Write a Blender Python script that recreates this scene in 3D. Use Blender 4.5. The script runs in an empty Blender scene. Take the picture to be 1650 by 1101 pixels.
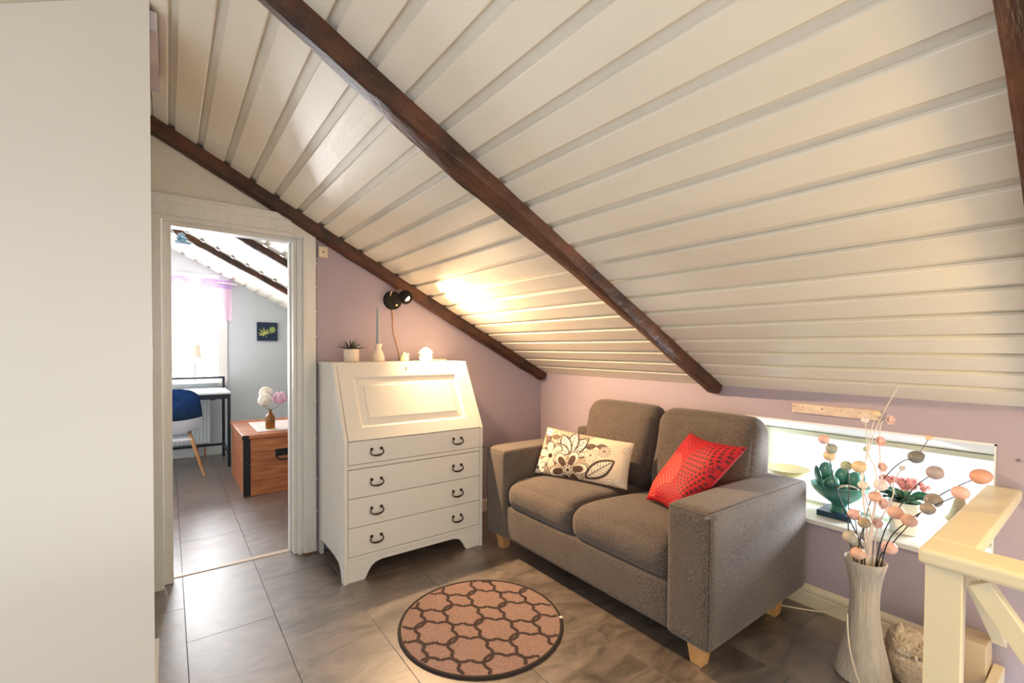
import bpy, bmesh, math, random
import numpy as np
from mathutils import Vector, Matrix, noise as mnoise

random.seed(7)
PI = math.pi
scene = bpy.context.scene
COL = scene.collection

# ------------------------------------------------------------------ camera
CAM_H = 1.25
F_PX, YAW, PITCH, ROLL, CY = 741.2, 0.64209, 0.02005, -0.00690, 578.0
fw = Vector((math.sin(YAW) * math.cos(PITCH), math.cos(YAW) * math.cos(PITCH), -math.sin(PITCH)))
rt = Vector((math.cos(YAW), -math.sin(YAW), 0))
dn = fw.cross(rt)
r2 = math.cos(ROLL) * rt + math.sin(ROLL) * dn
d2 = -math.sin(ROLL) * rt + math.cos(ROLL) * dn
cam_d = bpy.data.cameras.new('camera')
cam = bpy.data.objects.new('camera', cam_d)
COL.objects.link(cam)
m3 = Matrix((r2, -d2, -fw)).transposed()
cam.matrix_world = Matrix.Translation((0, 0, CAM_H)) @ m3.to_4x4()
cam_d.sensor_width = 36.0
cam_d.lens = F_PX / 1650 * 36.0
cam_d.shift_y = (CY - 550.5) / 1650
cam_d.clip_start = 0.02
scene.camera = cam

# ------------------------------------------------------------------ light
world = bpy.data.worlds.new('daylight')
scene.world = world
world.use_nodes = True
bg = world.node_tree.nodes['Background']
bg.inputs['Color'].default_value = (0.935, 0.97, 1.0, 1)
bg.inputs['Strength'].default_value = 1.05

def area(name, loc, target, sx, sy, power, col):
    d = bpy.data.lights.new(name, 'AREA')
    d.shape = 'RECTANGLE'; d.size = sx; d.size_y = sy
    d.energy = power; d.color = col
    o = bpy.data.objects.new(name, d); COL.objects.link(o)
    o.location = loc
    o.rotation_euler = (Vector(target) - Vector(loc)).to_track_quat('-Z', 'Y').to_euler()
    return o

def point(name, loc, power, col, size):
    d = bpy.data.lights.new(name, 'POINT')
    d.energy = power; d.color = col; d.shadow_soft_size = size
    o = bpy.data.objects.new(name, d); COL.objects.link(o)
    o.location = loc
    return o

# daylight falling in through the low knee-wall window and the window of the next room
area('knee_window_daylight_offscreen', (3.60, 0.15, 0.64), (2.0, 0.95, 0.44), 0.55, 0.30, 75, (0.86, 0.94, 1.0))
area('next_room_window_daylight', (-0.1, 6.85, 1.18), (-0.1, 5.0, 1.13), 1.5, 0.70, 235, (0.95, 0.98, 1.0))
# unseen helper light, adds reflected sunlight through the low window onto the ceiling
area('sun_bounce_helper_offscreen', (4.90, -0.90, -0.85), (0.45, 2.3, 2.1), 0.28, 0.18, 110, (0.90, 0.95, 1.0))
# warm room lamp right of and behind the camera, whose yellow light falls on the railing and the near ceiling
point('room_lamp_right_offscreen', (1.40, -0.72, 1.12), 25, (1.0, 0.68, 0.22), 0.14)

scene.view_settings.view_transform = 'Standard'
scene.view_settings.look = 'None'
scene.view_settings.gamma = 1.0
scene.view_settings.use_curve_mapping = False
scene.view_settings.exposure = 0.54

# ------------------------------------------------------------------ materials
MATS = {}
def s2l(c):
    return tuple((x / 12.92 if x <= 0.04045 else ((x + 0.055) / 1.055) ** 2.4) for x in [v / 255 for v in c])

def mat(name, rgb, rough=0.5, metal=0.0, var=0.0, scale=8.0, bump=0.0, bscale=60.0,
        stretch=(1, 1, 1), rgb2=None, spec=0.5, detail=4.0, emit=None, estr=0.0,
        alpha=1.0, trans=0.0, subsurf=0.0, rvar=0.0, sheen=0.0, randv=0.0):
    """procedural paint / wood / cloth: noise between two colours plus noise bump"""
    if name in MATS:
        return MATS[name]
    m = bpy.data.materials.new(name)
    m.use_nodes = True
    nt = m.node_tree; N = nt.nodes; L = nt.links
    b = N['Principled BSDF']
    c1 = s2l(rgb)
    b.inputs['Base Color'].default_value = (*c1, 1)
    b.inputs['Roughness'].default_value = rough
    b.inputs['Metallic'].default_value = metal
    b.inputs['Specular IOR Level'].default_value = spec
    if trans: b.inputs['Transmission Weight'].default_value = trans
    if sheen: b.inputs['Sheen Weight'].default_value = sheen
    if emit:
        b.inputs['Emission Color'].default_value = (*s2l(emit), 1)
        b.inputs['Emission Strength'].default_value = estr
    tc = N.new('ShaderNodeTexCoord')
    mp = N.new('ShaderNodeMapping')
    mp.inputs['Scale'].default_value = stretch
    L.new(tc.outputs['Object'], mp.inputs['Vector'])
    vec = mp.outputs['Vector']
    if randv:
        oi = N.new('ShaderNodeObjectInfo')
        ad = N.new('ShaderNodeVectorMath'); ad.operation = 'ADD'
        ml = N.new('ShaderNodeMath'); ml.operation = 'MULTIPLY'; ml.inputs[1].default_value = 37.0
        L.new(oi.outputs['Random'], ml.inputs[0])
        L.new(vec, ad.inputs[0]); L.new(ml.outputs[0], ad.inputs[1])
        vec = ad.outputs[0]
    if var or rgb2:
        n = N.new('ShaderNodeTexNoise')
        n.inputs['Scale'].default_value = scale; n.inputs['Detail'].default_value = detail
        n.inputs['Roughness'].default_value = 0.62
        L.new(vec, n.inputs['Vector'])
        rp = N.new('ShaderNodeValToRGB')
        rp.color_ramp.elements[0].position = 0.33; rp.color_ramp.elements[1].position = 0.67
        if rgb2:
            a, c = s2l(rgb2), c1
        else:
            a = tuple(x * (1 - var) for x in c1); c = tuple(min(1, x * (1 + var)) for x in c1)
        rp.color_ramp.elements[0].color = (*a, 1); rp.color_ramp.elements[1].color = (*c, 1)
        L.new(n.outputs['Fac'], rp.inputs['Fac'])
        out = rp.outputs['Color']
        if randv:
            hv = N.new('ShaderNodeHueSaturation')
            mr = N.new('ShaderNodeMapRange')
            mr.inputs['To Min'].default_value = 1 - randv; mr.inputs['To Max'].default_value = 1 + randv
            L.new(oi.outputs['Random'], mr.inputs['Value']); L.new(mr.outputs[0], hv.inputs['Value'])
            L.new(out, hv.inputs['Color']); out = hv.outputs['Color']
        L.new(out, b.inputs['Base Color'])
        if rvar:
            mr2 = N.new('ShaderNodeMapRange')
            mr2.inputs['From Min'].default_value = 0.3; mr2.inputs['From Max'].default_value = 0.7
            mr2.inputs['To Min'].default_value = rough - rvar; mr2.inputs['To Max'].default_value = rough + rvar
            L.new(n.outputs['Fac'], mr2.inputs['Value']); L.new(mr2.outputs[0], b.inputs['Roughness'])
    if bump:
        n2 = N.new('ShaderNodeTexNoise')
        n2.inputs['Scale'].default_value = bscale; n2.inputs['Detail'].default_value = 5
        L.new(vec, n2.inputs['Vector'])
        bp = N.new('ShaderNodeBump')
        bp.inputs['Strength'].default_value = bump; bp.inputs['Distance'].default_value = 0.01
        L.new(n2.outputs['Fac'], bp.inputs['Height'])
        L.new(bp.outputs['Normal'], b.inputs['Normal'])
    MATS[name] = m
    return m

def glass_mat(name, tint=(1, 1, 1), gloss=0.08):
    if name in MATS: return MATS[name]
    m = bpy.data.materials.new(name); m.use_nodes = True
    N = m.node_tree.nodes; L = m.node_tree.links
    N.remove(N['Principled BSDF'])
    t = N.new('ShaderNodeBsdfTransparent'); t.inputs['Color'].default_value = (*tint, 1)
    g = N.new('ShaderNodeBsdfGlossy'); g.inputs['Roughness'].default_value = 0.02
    mx = N.new('ShaderNodeMixShader'); mx.inputs[0].default_value = gloss
    L.new(t.outputs[0], mx.inputs[1]); L.new(g.outputs[0], mx.inputs[2])
    L.new(mx.outputs[0], N['Material Output'].inputs['Surface'])
    MATS[name] = m
    return m

def sheer_mat(name, rgb, opacity):
    if name in MATS: return MATS[name]
    m = bpy.data.materials.new(name); m.use_nodes = True
    N = m.node_tree.nodes; L = m.node_tree.links
    N.remove(N['Principled BSDF'])
    c = (*s2l(rgb), 1)
    d = N.new('ShaderNodeBsdfDiffuse'); d.inputs['Color'].default_value = c
    tl = N.new('ShaderNodeBsdfTranslucent'); tl.inputs['Color'].default_value = c
    t = N.new('ShaderNodeBsdfTransparent'); t.inputs['Color'].default_value = (1, 1, 1, 1)
    a = N.new('ShaderNodeMixShader'); a.inputs[0].default_value = 0.15
    L.new(d.outputs[0], a.inputs[1]); L.new(tl.outputs[0], a.inputs[2])
    wv = N.new('ShaderNodeTexNoise'); wv.inputs['Scale'].default_value = 40
    tc = N.new('ShaderNodeTexCoord'); mp = N.new('ShaderNodeMapping'); mp.inputs['Scale'].default_value = (3, 1, 0.15)
    L.new(tc.outputs['Object'], mp.inputs['Vector']); L.new(mp.outputs[0], wv.inputs['Vector'])
    mr = N.new('ShaderNodeMapRange'); mr.inputs['To Min'].default_value = opacity - 0.10; mr.inputs['To Max'].default_value = min(1.0, opacity + 0.10)
    L.new(wv.outputs['Fac'], mr.inputs['Value'])
    mx = N.new('ShaderNodeMixShader')
    L.new(mr.outputs[0], mx.inputs[0])
    L.new(t.outputs[0], mx.inputs[1]); L.new(a.outputs[0], mx.inputs[2])
    L.new(mx.outputs[0], N['Material Output'].inputs['Surface'])
    MATS[name] = m
    return m

def vcol_mat(name, rough=0.8, bump=0.15, bscale=500, spec=0.3):
    if name in MATS: return MATS[name]
    m = bpy.data.materials.new(name); m.use_nodes = True
    N = m.node_tree.nodes; L = m.node_tree.links
    b = N['Principled BSDF']; b.inputs['Roughness'].default_value = rough
    b.inputs['Specular IOR Level'].default_value = spec
    a = N.new('ShaderNodeVertexColor'); a.layer_name = 'print'
    L.new(a.outputs['Color'], b.inputs['Base Color'])
    n2 = N.new('ShaderNodeTexNoise'); n2.inputs['Scale'].default_value = bscale
    bp = N.new('ShaderNodeBump'); bp.inputs['Strength'].default_value = bump; bp.inputs['Distance'].default_value = 0.004
    L.new(n2.outputs['Fac'], bp.inputs['Height']); L.new(bp.outputs['Normal'], b.inputs['Normal'])
    MATS[name] = m
    return m

def weave_mat(name, rgb, rgb2, scale=260):
    """coarse woven upholstery: two crossing wave textures broken by noise"""
    if name in MATS: return MATS[name]
    m = bpy.data.materials.new(name); m.use_nodes = True
    N = m.node_tree.nodes; L = m.node_tree.links
    b = N['Principled BSDF']; b.inputs['Roughness'].default_value = 0.92
    b.inputs['Specular IOR Level'].default_value = 0.2
    b.inputs['Sheen Weight'].default_value = 0.25
    tc = N.new('ShaderNodeTexCoord')
    n1 = N.new('ShaderNodeTexNoise'); n1.inputs['Scale'].default_value = scale; n1.inputs['Detail'].default_value = 3
    n2 = N.new('ShaderNodeTexNoise'); n2.inputs['Scale'].default_value = 5; n2.inputs['Detail'].default_value = 5
    L.new(tc.outputs['Object'], n1.inputs['Vector']); L.new(tc.outputs['Object'], n2.inputs['Vector'])
    rp = N.new('ShaderNodeValToRGB')
    rp.color_ramp.elements[0].position = 0.36; rp.color_ramp.elements[1].position = 0.66
    rp.color_ramp.elements[0].color = (*s2l(rgb2), 1); rp.color_ramp.elements[1].color = (*s2l(rgb), 1)
    L.new(n1.outputs['Fac'], rp.inputs['Fac'])
    mx = N.new('ShaderNodeMix'); mx.data_type = 'RGBA'; mx.blend_type = 'MULTIPLY'
    mx.inputs[0].default_value = 0.35
    L.new(rp.outputs['Color'], mx.inputs[6]); L.new(n2.outputs['Fac'], mx.inputs[7])
    L.new(mx.outputs[2], b.inputs['Base Color'])
    bp = N.new('ShaderNodeBump'); bp.inputs['Strength'].default_value = 0.35; bp.inputs['Distance'].default_value = 0.004
    L.new(n1.outputs['Fac'], bp.inputs['Height']); L.new(bp.outputs['Normal'], b.inputs['Normal'])
    MATS[name] = m
    return m

def slate_mat(name, dark, light, rough):
    """slate-look laminate: layered noise with streaky clefts, each tile shifted at random"""
    if name in MATS: return MATS[name]
    m = bpy.data.materials.new(name); m.use_nodes = True
    N = m.node_tree.nodes; L = m.node_tree.links
    b = N['Principled BSDF']; b.inputs['Specular IOR Level'].default_value = 1.0; b.inputs['Coat Weight'].default_value = 0.8; b.inputs['Coat IOR'].default_value = 1.7; b.inputs['Coat Roughness'].default_value = 0.40
    tc = N.new('ShaderNodeTexCoord'); oi = N.new('ShaderNodeObjectInfo')
    ml = N.new('ShaderNodeMath'); ml.operation = 'MULTIPLY'; ml.inputs[1].default_value = 53.0
    L.new(oi.outputs['Random'], ml.inputs[0])
    ad = N.new('ShaderNodeVectorMath'); ad.operation = 'ADD'
    L.new(tc.outputs['Object'], ad.inputs[0]); L.new(ml.outputs[0], ad.inputs[1])
    mp = N.new('ShaderNodeMapping'); mp.inputs['Scale'].default_value = (2.2, 5.0, 1); mp.inputs['Rotation'].default_value = (0, 0, 0.5)
    L.new(ad.outputs[0], mp.inputs['Vector'])
    n1 = N.new('ShaderNodeTexNoise'); n1.inputs['Scale'].default_value = 1.6; n1.inputs['Detail'].default_value = 9
    n1.inputs['Roughness'].default_value = 0.68; n1.inputs['Distortion'].default_value = 1.2
    L.new(mp.outputs[0], n1.inputs['Vector'])
    n2 = N.new('ShaderNodeTexNoise'); n2.inputs['Scale'].default_value = 90; n2.inputs['Detail'].default_value = 3
    L.new(ad.outputs[0], n2.inputs['Vector'])
    rp = N.new('ShaderNodeValToRGB')
    rp.color_ramp.elements[0].position = 0.30; rp.color_ramp.elements[1].position = 0.72
    rp.color_ramp.elements[0].color = (*s2l(dark), 1); rp.color_ramp.elements[1].color = (*s2l(light), 1)
    L.new(n1.outputs['Fac'], rp.inputs['Fac'])
    L.new(rp.outputs['Color'], b.inputs['Base Color'])
    mr = N.new('ShaderNodeMapRange'); mr.inputs['From Min'].default_value = 0.3; mr.inputs['From Max'].default_value = 0.7
    mr.inputs['To Min'].default_value = rough - 0.07; mr.inputs['To Max'].default_value = rough + 0.10
    L.new(n1.outputs['Fac'], mr.inputs['Value']); L.new(mr.outputs[0], b.inputs['Roughness'])
    sm = N.new('ShaderNodeMath'); sm.operation = 'MULTIPLY_ADD'; sm.inputs[1].default_value = 0.25
    L.new(n2.outputs['Fac'], sm.inputs[0]); L.new(n1.outputs['Fac'], sm.inputs[2])
    bp = N.new('ShaderNodeBump'); bp.inputs['Strength'].default_value = 0.16; bp.inputs['Distance'].default_value = 0.004
    L.new(sm.outputs[0], bp.inputs['Height']); L.new(bp.outputs['Normal'], b.inputs['Normal'])
    MATS[name] = m
    return m

# ------------------------------------------------------------------ mesh helpers
def tag(o, label=None, cat=None, group=None, kind=None):
    if label: o['label'] = label
    if cat: o['category'] = cat
    if group: o['group'] = group
    if kind: o['kind'] = kind
    return o

def thing(name, label, cat, loc, group=None, kind=None):
    o = bpy.data.objects.new(name, None)
    COL.objects.link(o); o.location = loc
    o.empty_display_size = 0.05
    return tag(o, label, cat, group, kind)

def origin_of(o):
    v = Vector((0, 0, 0))
    while o is not None:
        v += Vector(o.location); o = o.parent
    return v

def obj(name, bm, m, parent=None, smooth=False, origin=None):
    """bm is in world coordinates; the object is parented without moving it"""
    me = bpy.data.meshes.new(name)
    bmesh.ops.recalc_face_normals(bm, faces=bm.faces)
    bm.to_mesh(me); bm.free()
    po = origin_of(parent) if parent else Vector((0, 0, 0))
    if origin is None:
        if parent: origin = po
        else:
            vs = np.empty(len(me.vertices) * 3); me.vertices.foreach_get('co', vs); vs = vs.reshape(-1, 3)
            mn, mxx = vs.min(0), vs.max(0)
            origin = Vector(((mn[0] + mxx[0]) / 2, (mn[1] + mxx[1]) / 2, mn[2]))
    origin = Vector(origin)
    me.transform(Matrix.Translation(-origin))
    o = bpy.data.objects.new(name, me)
    COL.objects.link(o)
    if parent:
        o.parent = parent; o.location = origin - po
    else:
        o.location = origin
    for mm in (m if isinstance(m, (list, tuple)) else [m]):
        me.materials.append(mm)
    if smooth:
        me.polygons.foreach_set('use_smooth', [True] * len(me.polygons))
        if smooth != 'all':
            try: me.set_sharp_from_angle(angle=math.radians(40 if smooth is True else smooth))
            except Exception: pass
    return o

def bx(bm, x0, x1, y0, y1, z0, z1, bev=0.0, seg=2):
    r = bmesh.ops.create_cube(bm, size=1.0)
    vs = r['verts']
    for v in vs:
        v.co = Vector((x0 + (v.co.x + 0.5) * (x1 - x0), y0 + (v.co.y + 0.5) * (y1 - y0), z0 + (v.co.z + 0.5) * (z1 - z0)))
    if bev:
        es = list({e for v in vs for e in v.link_edges})
        bmesh.ops.bevel(bm, geom=es, offset=bev, segments=seg, affect='EDGES', profile=0.5)
    return bm

def box(x0, x1, y0, y1, z0, z1, bev=0.0, seg=2):
    return bx(bmesh.new(), x0, x1, y0, y1, z0, z1, bev, seg)

def prism(bm, pts, axis, a0, a1, bev=0.0):
    """extrude a 2-D polygon along an axis: axis 'x' uses (y,z), 'y' uses (x,z), 'z' uses (x,y)"""
    def P(p, a):
        if axis == 'x': return (a, p[0], p[1])
        if axis == 'y': return (p[0], a, p[1])
        return (p[0], p[1], a)
    A = [bm.verts.new(P(p, a0)) for p in pts]
    B = [bm.verts.new(P(p, a1)) for p in pts]
    n = len(pts)
    fs = [bm.faces.new(A), bm.faces.new(B[::-1])]
    for i in range(n):
        fs.append(bm.faces.new((A[i], B[i], B[(i + 1) % n], A[(i + 1) % n])))
    if bev:
        es = list({e for f in fs[:2] for e in f.edges})
        bmesh.ops.bevel(bm, geom=es, offset=bev, segments=2, affect='EDGES', profile=0.5)
    return bm

def lathe(bm, prof, c=(0, 0, 0), n=32, rfun=None):
    """profile [(r,z)] turned about the vertical through c; rfun(angle,z,r) may flute it"""
    rings = []
    for r, z in prof:
        ring = []
        if r < 1e-5:
            ring = [bm.verts.new((c[0], c[1], c[2] + z))]
        else:
            for i in range(n):
                a = 2 * PI * i / n
                rr = rfun(a, z, r) if rfun else r
                ring.append(bm.verts.new((c[0] + rr * math.cos(a), c[1] + rr * math.sin(a), c[2] + z)))
        rings.append(ring)
    for A, B in zip(rings, rings[1:]):
        if len(A) == 1 and len(B) == 1: continue
        for i in range(n):
            j = (i + 1) % n
            if len(A) == 1: bm.faces.new((A[0], B[j], B[i]))
            elif len(B) == 1: bm.faces.new((A[i], A[j], B[0]))
            else: bm.faces.new((A[i], A[j], B[j], B[i]))
    return bm

def smooth_path(pts, k=6):
    P = [Vector(p) for p in pts]
    if len(P) < 3: return P
    out = []
    for i in range(len(P) - 1):
        p0 = P[max(i - 1, 0)]; p1 = P[i]; p2 = P[i + 1]; p3 = P[min(i + 2, len(P) - 1)]
        for s in range(k):
            t = s / k
            out.append(0.5 * ((2 * p1) + (p2 - p0) * t + (2 * p0 - 5 * p1 + 4 * p2 - p3) * t * t + (3 * p1 - p0 - 3 * p2 + p3) * t ** 3))
    out.append(P[-1])
    return out

def tube(bm, pts, r, n=8, cap=True, smooth=True, k=6):
    P = smooth_path(pts, k) if smooth else [Vector(p) for p in pts]
    rs = r if callable(r) else (lambda t: r)
    rings = []
    up = None
    for i, p in enumerate(P):
        d = (P[min(i + 1, len(P) - 1)] - P[max(i - 1, 0)])
        if d.length < 1e-9: d = Vector((0, 0, 1))
        d.normalize()
        if up is None:
            up = Vector((0, 0, 1)) if abs(d.z) < 0.9 else Vector((1, 0, 0))
        s = d.cross(up)
        if s.length < 1e-6: s = d.cross(Vector((1, 0.3, 0)))
        s.normalize(); up = s.cross(d).normalized()
        rr = rs(i / max(1, len(P) - 1))
        rings.append([bm.verts.new(p + rr * (math.cos(2 * PI * j / n) * s + math.sin(2 * PI * j / n) * up)) for j in range(n)])
    for A, B in zip(rings, rings[1:]):
        for j in range(n):
            bm.faces.new((A[j], A[(j + 1) % n], B[(j + 1) % n], B[j]))
    if cap:
        bm.faces.new(rings[0][::-1]); bm.faces.new(rings[-1])
    return bm

def ellipsoid(bm, c, rx, ry, rz, rot=None, u=20, v=12, fun=None):
    r = bmesh.ops.create_uvsphere(bm, u_segments=u, v_segments=v, radius=1.0)
    for w in r['verts']:
        p = Vector(w.co)
        if fun: p = fun(p)
        p = Vector((p.x * rx, p.y * ry, p.z * rz))
        if rot is not None: p = rot @ p
        w.co = p + Vector(c)
    return bm

def rbox(lo, hi, r, n=10, puff=(0, 0, 0), deform=None):
    """soft upholstered block: cube grid rounded with radius r, puffed faces, optional deform(Vector)->Vector"""
    lo = Vector(lo); hi = Vector(hi)
    c = (lo + hi) / 2; h = (hi - lo) / 2
    r = min(r, h.x * 0.98, h.y * 0.98, h.z * 0.98)
    bm = bmesh.new()
    def g(t):
        # denser towards the edges so that the rounding is smooth
        return math.sin(t * PI / 2) if True else t
    vals = [g(-1 + 2 * i / n) for i in range(n + 1)]
    for ax in range(3):
        for s in (-1, 1):
            grid = []
            for i in range(n + 1):
                row = []
                for j in range(n + 1):
                    q = [0, 0, 0]
                    q[ax] = s; q[(ax + 1) % 3] = vals[i]; q[(ax + 2) % 3] = vals[j]
                    p = Vector((q[0] * h.x, q[1] * h.y, q[2] * h.z))
                    inn = Vector((max(-h.x + r, min(h.x - r, p.x)), max(-h.y + r, min(h.y - r, p.y)), max(-h.z + r, min(h.z - r, p.z))))
                    d = p - inn
                    if d.length > 1e-9: p = inn + d.normalized() * r
                    e = [1 - q[0] ** 2, 1 - q[1] ** 2, 1 - q[2] ** 2]
                    for k in range(3):
                        o1, o2 = e[(k + 1) % 3], e[(k + 2) % 3]
                        p[k] += puff[k] * (p[k] / h[k]) * math.sqrt(max(0, o1 * o2))
                    p = p + c
                    if deform: p = deform(p)
                    row.append(bm.verts.new(p))
                grid.append(row)
            for i in range(n):
                for j in range(n):
                    f = (grid[i][j], grid[i + 1][j], grid[i + 1][j + 1], grid[i][j + 1])
                    bm.faces.new(f if s > 0 else f[::-1])
    bmesh.ops.remove_doubles(bm, verts=bm.verts, dist=1e-5)
    return bm

def grid_mesh(bm, fun, nu, nv):
    G = [[bm.verts.new(fun(i / nu, j / nv)) for j in range(nv + 1)] for i in range(nu + 1)]
    for i in range(nu):
        for j in range(nv):
            bm.faces.new((G[i][j], G[i + 1][j], G[i + 1][j + 1], G[i][j + 1]))
    return bm

def dup(o, parent=None, loc=None):
    c = o.copy(); COL.objects.link(c)
    c.parent = parent
    if loc is not None: c.location = loc
    return c

def dup_tree(root, loc=None, parent=None, rotz=None):
    c = dup(root, parent, loc)
    if rotz is not None: c.rotation_euler.z = rotz
    for ch in list(root.children):
        k = dup(ch, c)
        for g in list(ch.children):
            dup(g, k)
    return c

# ------------------------------------------------------------------ palette
M_ceil = mat('ceiling_paint', (238, 231, 216), 0.36, var=0.05, scale=3, bump=0.12, bscale=35, stretch=(1, 0.25, 1), randv=0.03)
M_recess = mat('ceiling_recess_paint', (230, 223, 210), 0.5, var=0.05, scale=4, bump=0.1, bscale=30)
M_beam = mat('dark_stained_timber', (104, 62, 38), 0.55, rgb2=(48, 30, 23), scale=5, bump=0.9, bscale=22, stretch=(1, 5, 1), detail=8)
M_lilac = mat('lilac_wall_paint', (176, 163, 176), 0.75, var=0.03, scale=2, bump=0.06, bscale=80)
M_mauve = M_lilac
M_cream = mat('cream_wall_paint', (232, 226, 214), 0.6, var=0.02, scale=2, bump=0.04, bscale=60)
M_white = mat('white_gloss_paint', (228, 226, 220), 0.32, var=0.02, scale=6, bump=0.05, bscale=40)
M_oldwhite = mat('worn_white_paint', (226, 225, 220), 0.38, var=0.04, scale=9, bump=0.12, bscale=30, stretch=(3, 3, 0.4))
M_door = mat('white_closet_panel', (228, 226, 220), 0.5, var=0.015, scale=1.5)
M_slate = slate_mat('slate_laminate', (54, 47, 43), (142, 126, 116), 0.40)
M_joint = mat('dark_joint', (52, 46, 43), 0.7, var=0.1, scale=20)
M_room2wall = mat('pale_blue_wall_paint', (206, 213, 217), 0.7, var=0.02, scale=2)
M_black = mat('black_iron', (30, 29, 30), 0.45, metal=0.3, var=0.2, scale=30, bump=0.2, bscale=60)
M_raw = mat('raw_pine', (176, 118, 72), 0.6, rgb2=(140, 88, 50), scale=6, stretch=(4, 1, 1))

# ------------------------------------------------------------------ room geometry numbers
W = 2.521          # knee wall
D = 2.960          # wall with the door
D2 = 6.36          # far wall of the next room
SL = 0.518         # roof slope
ZR = 2.357         # ceiling height at x = 0
RIDGE = -0.055
ANG = math.atan(SL)
ca, sa = math.cos(ANG), math.sin(ANG)
YB = -1.5          # how far the room is built behind the camera
def zc(x): return ZR - SL * x

# ---- floor: base slab and slate-look tiles
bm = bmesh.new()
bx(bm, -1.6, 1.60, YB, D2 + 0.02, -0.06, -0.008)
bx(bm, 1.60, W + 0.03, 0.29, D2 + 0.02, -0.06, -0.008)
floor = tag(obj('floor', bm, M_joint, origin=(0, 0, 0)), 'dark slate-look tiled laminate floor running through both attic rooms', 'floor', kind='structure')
XS = [-1.60, -1.31, -0.97, -0.63, -0.29, 0.055, 0.393, 0.747, 1.133, 1.519, 1.90, 2.28, 2.55]
offs = [2.0, 2.55, 2.2, 2.9, 2.68, 2.355, 2.75, 2.45, 2.95, 1.99, 2.5, 2.1]
TL = 1.24
for i in range(len(XS) - 1):
    x0, x1 = XS[i] + 0.0008, XS[i + 1] - 0.0008
    ys = []
    y = offs[i] - 4 * TL
    while y < D2 + TL:
        ys.append(y); y += TL
    cuts = []
    for a, b in zip(ys, ys[1:]):
        lo = 0.295 if x0 > 1.5 else YB
        for (c, d) in ((lo, 3.055), (3.095, D2)):
            s, t = max(a, c), min(b, d)
            if t - s > 0.02: cuts.append((s, t))
    for s, t in cuts:
        obj('tile', box(x0, x1, s + 0.0008, t - 0.0008, -0.008, 0.0, 0.0008, 1), M_slate, floor,
            origin=((x0 + x1) / 2, (s + t) / 2, 0))

# ---- ceiling: backing slab, proud boards on the right slope of both rooms
bm = bmesh.new()
def slope_box(bm, xa, xb, ya, yb, o0, o1, sgn=1, bev=0.0):
    """box lying on the roof slope between horizontal positions xa<xb; o = height above the board face"""
    vs = []
    r = bmesh.ops.create_cube(bm, size=1.0)
    for v in r['verts']:
        x = xa if v.co.x < 0 else xb
        o = o0 if v.co.z < 0 else o1
        yy = ya if v.co.y < 0 else yb
        z = (ZR - SL * x) if sgn > 0 else (ZR - SL * RIDGE + SL * (x - RIDGE))
        v.co = Vector((x + sa * o * sgn, yy, z + ca * o))
    if bev:
        es = list({e for v in r['verts'] for e in v.link_edges})
        bmesh.ops.bevel(bm, geom=es, offset=bev, segments=1, affect='EDGES')
    return bm
slope_box(bm, RIDGE, W + 0.35, YB, D2 + 0.05, 0.016, 0.05)
slope_box(bm, -1.65, RIDGE, YB, D2 + 0.05, 0.0, 0.05, sgn=-1)
bx(bm, -0.11, 0.0, YB, D2 + 0.05, 2.393, 2.47)
ceiling = tag(obj('ceiling', bm, M_recess, origin=(0, 0, 0)), 'sloping attic ceiling of cream painted boards with sunk joints', 'ceiling', kind='structure')
GX = [0.019 + 0.1188 * k for k in range(21)]
edges = [RIDGE + 0.002] + GX + [W + 0.02]
rows = []
for k in range(len(edges) - 1):
    a = edges[k] + (0.0 if k == 0 else 0.0145)
    b = edges[k + 1] - (0.0145 if k + 1 < len(edges) - 1 else 0.0)
    if b - a < 0.02: continue
    rows.append((a, b))
    for (ya, yb) in ((YB, D - 0.002), (3.062, D2)):
        bm2 = slope_box(bmesh.new(), a, b, ya, yb, 0.0, 0.0158, bev=0.003)
        obj('board', bm2, M_ceil, ceiling, origin=((a + b) / 2, (ya + yb) / 2, zc((a + b) / 2)))

# ---- ceiling beams
def beam(name, label, y0, y1, x0, x1, dn_near, dn_far, seed, top=0.0):
    bm = bmesh.new()
    n = 90
    rings = []
    for i in range(n + 1):
        x = x0 + (x1 - x0) * i / n
        a = dn_near(x); b = dn_far(x)
        pts = [(y0, top), (y0, -a * 0.55), (y0 + 0.004, -a * 0.9), (y0 + 0.014, -a), ((y0 + y1) / 2, -(a + b) / 2 - 0.002),
               (y1 - 0.012, -b), (y1, -b * 0.85), (y1, top)]
        ring = []
        for j, (yy, o) in enumerate(pts):
            q = Vector((x * 9 + seed, j * 1.7 + seed, 0.3))
            dy = mnoise.noise(q) * 0.004; dz = mnoise.noise(q + Vector((5, 9, 2))) * 0.004 + mnoise.noise(Vector((x * 30, j * 3 + seed, 1))) * 0.0018
            if j in (0, 7): dz = 0
            ring.append(bm.verts.new((x + sa * (o + dz), yy + dy, zc(x) + ca * (o + dz))))
        rings.append(ring)
    k = len(rings[0])
    for A, B in zip(rings, rings[1:]):
        for j in range(k):
            bm.faces.new((A[j], A[(j + 1) % k], B[(j + 1) % k], B[j]))
    bm.faces.new(rings[0][::-1]); bm.faces.new(rings[-1])
    o = obj(name, bm, M_beam, smooth=35)
    return tag(o, label, 'beam', 'dark roof beams')
fx = [-0.1, 0.21, 0.375, 0.61, 0.90, 1.33, 1.73, 2.6]
fy = [0.045, 0.045, 0.052, 0.066, 0.074, 0.052, 0.046, 0.05]
beam('ceiling_beam', 'dark brown roof beam ending on the mauve wall above the sofa', 1.370, 1.455, RIDGE, W - 0.004,
     lambda x: 0.060 + 0.012 * math.sin(x * 4), lambda x: float(np.interp(x, fx, fy)), 1.0)
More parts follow.
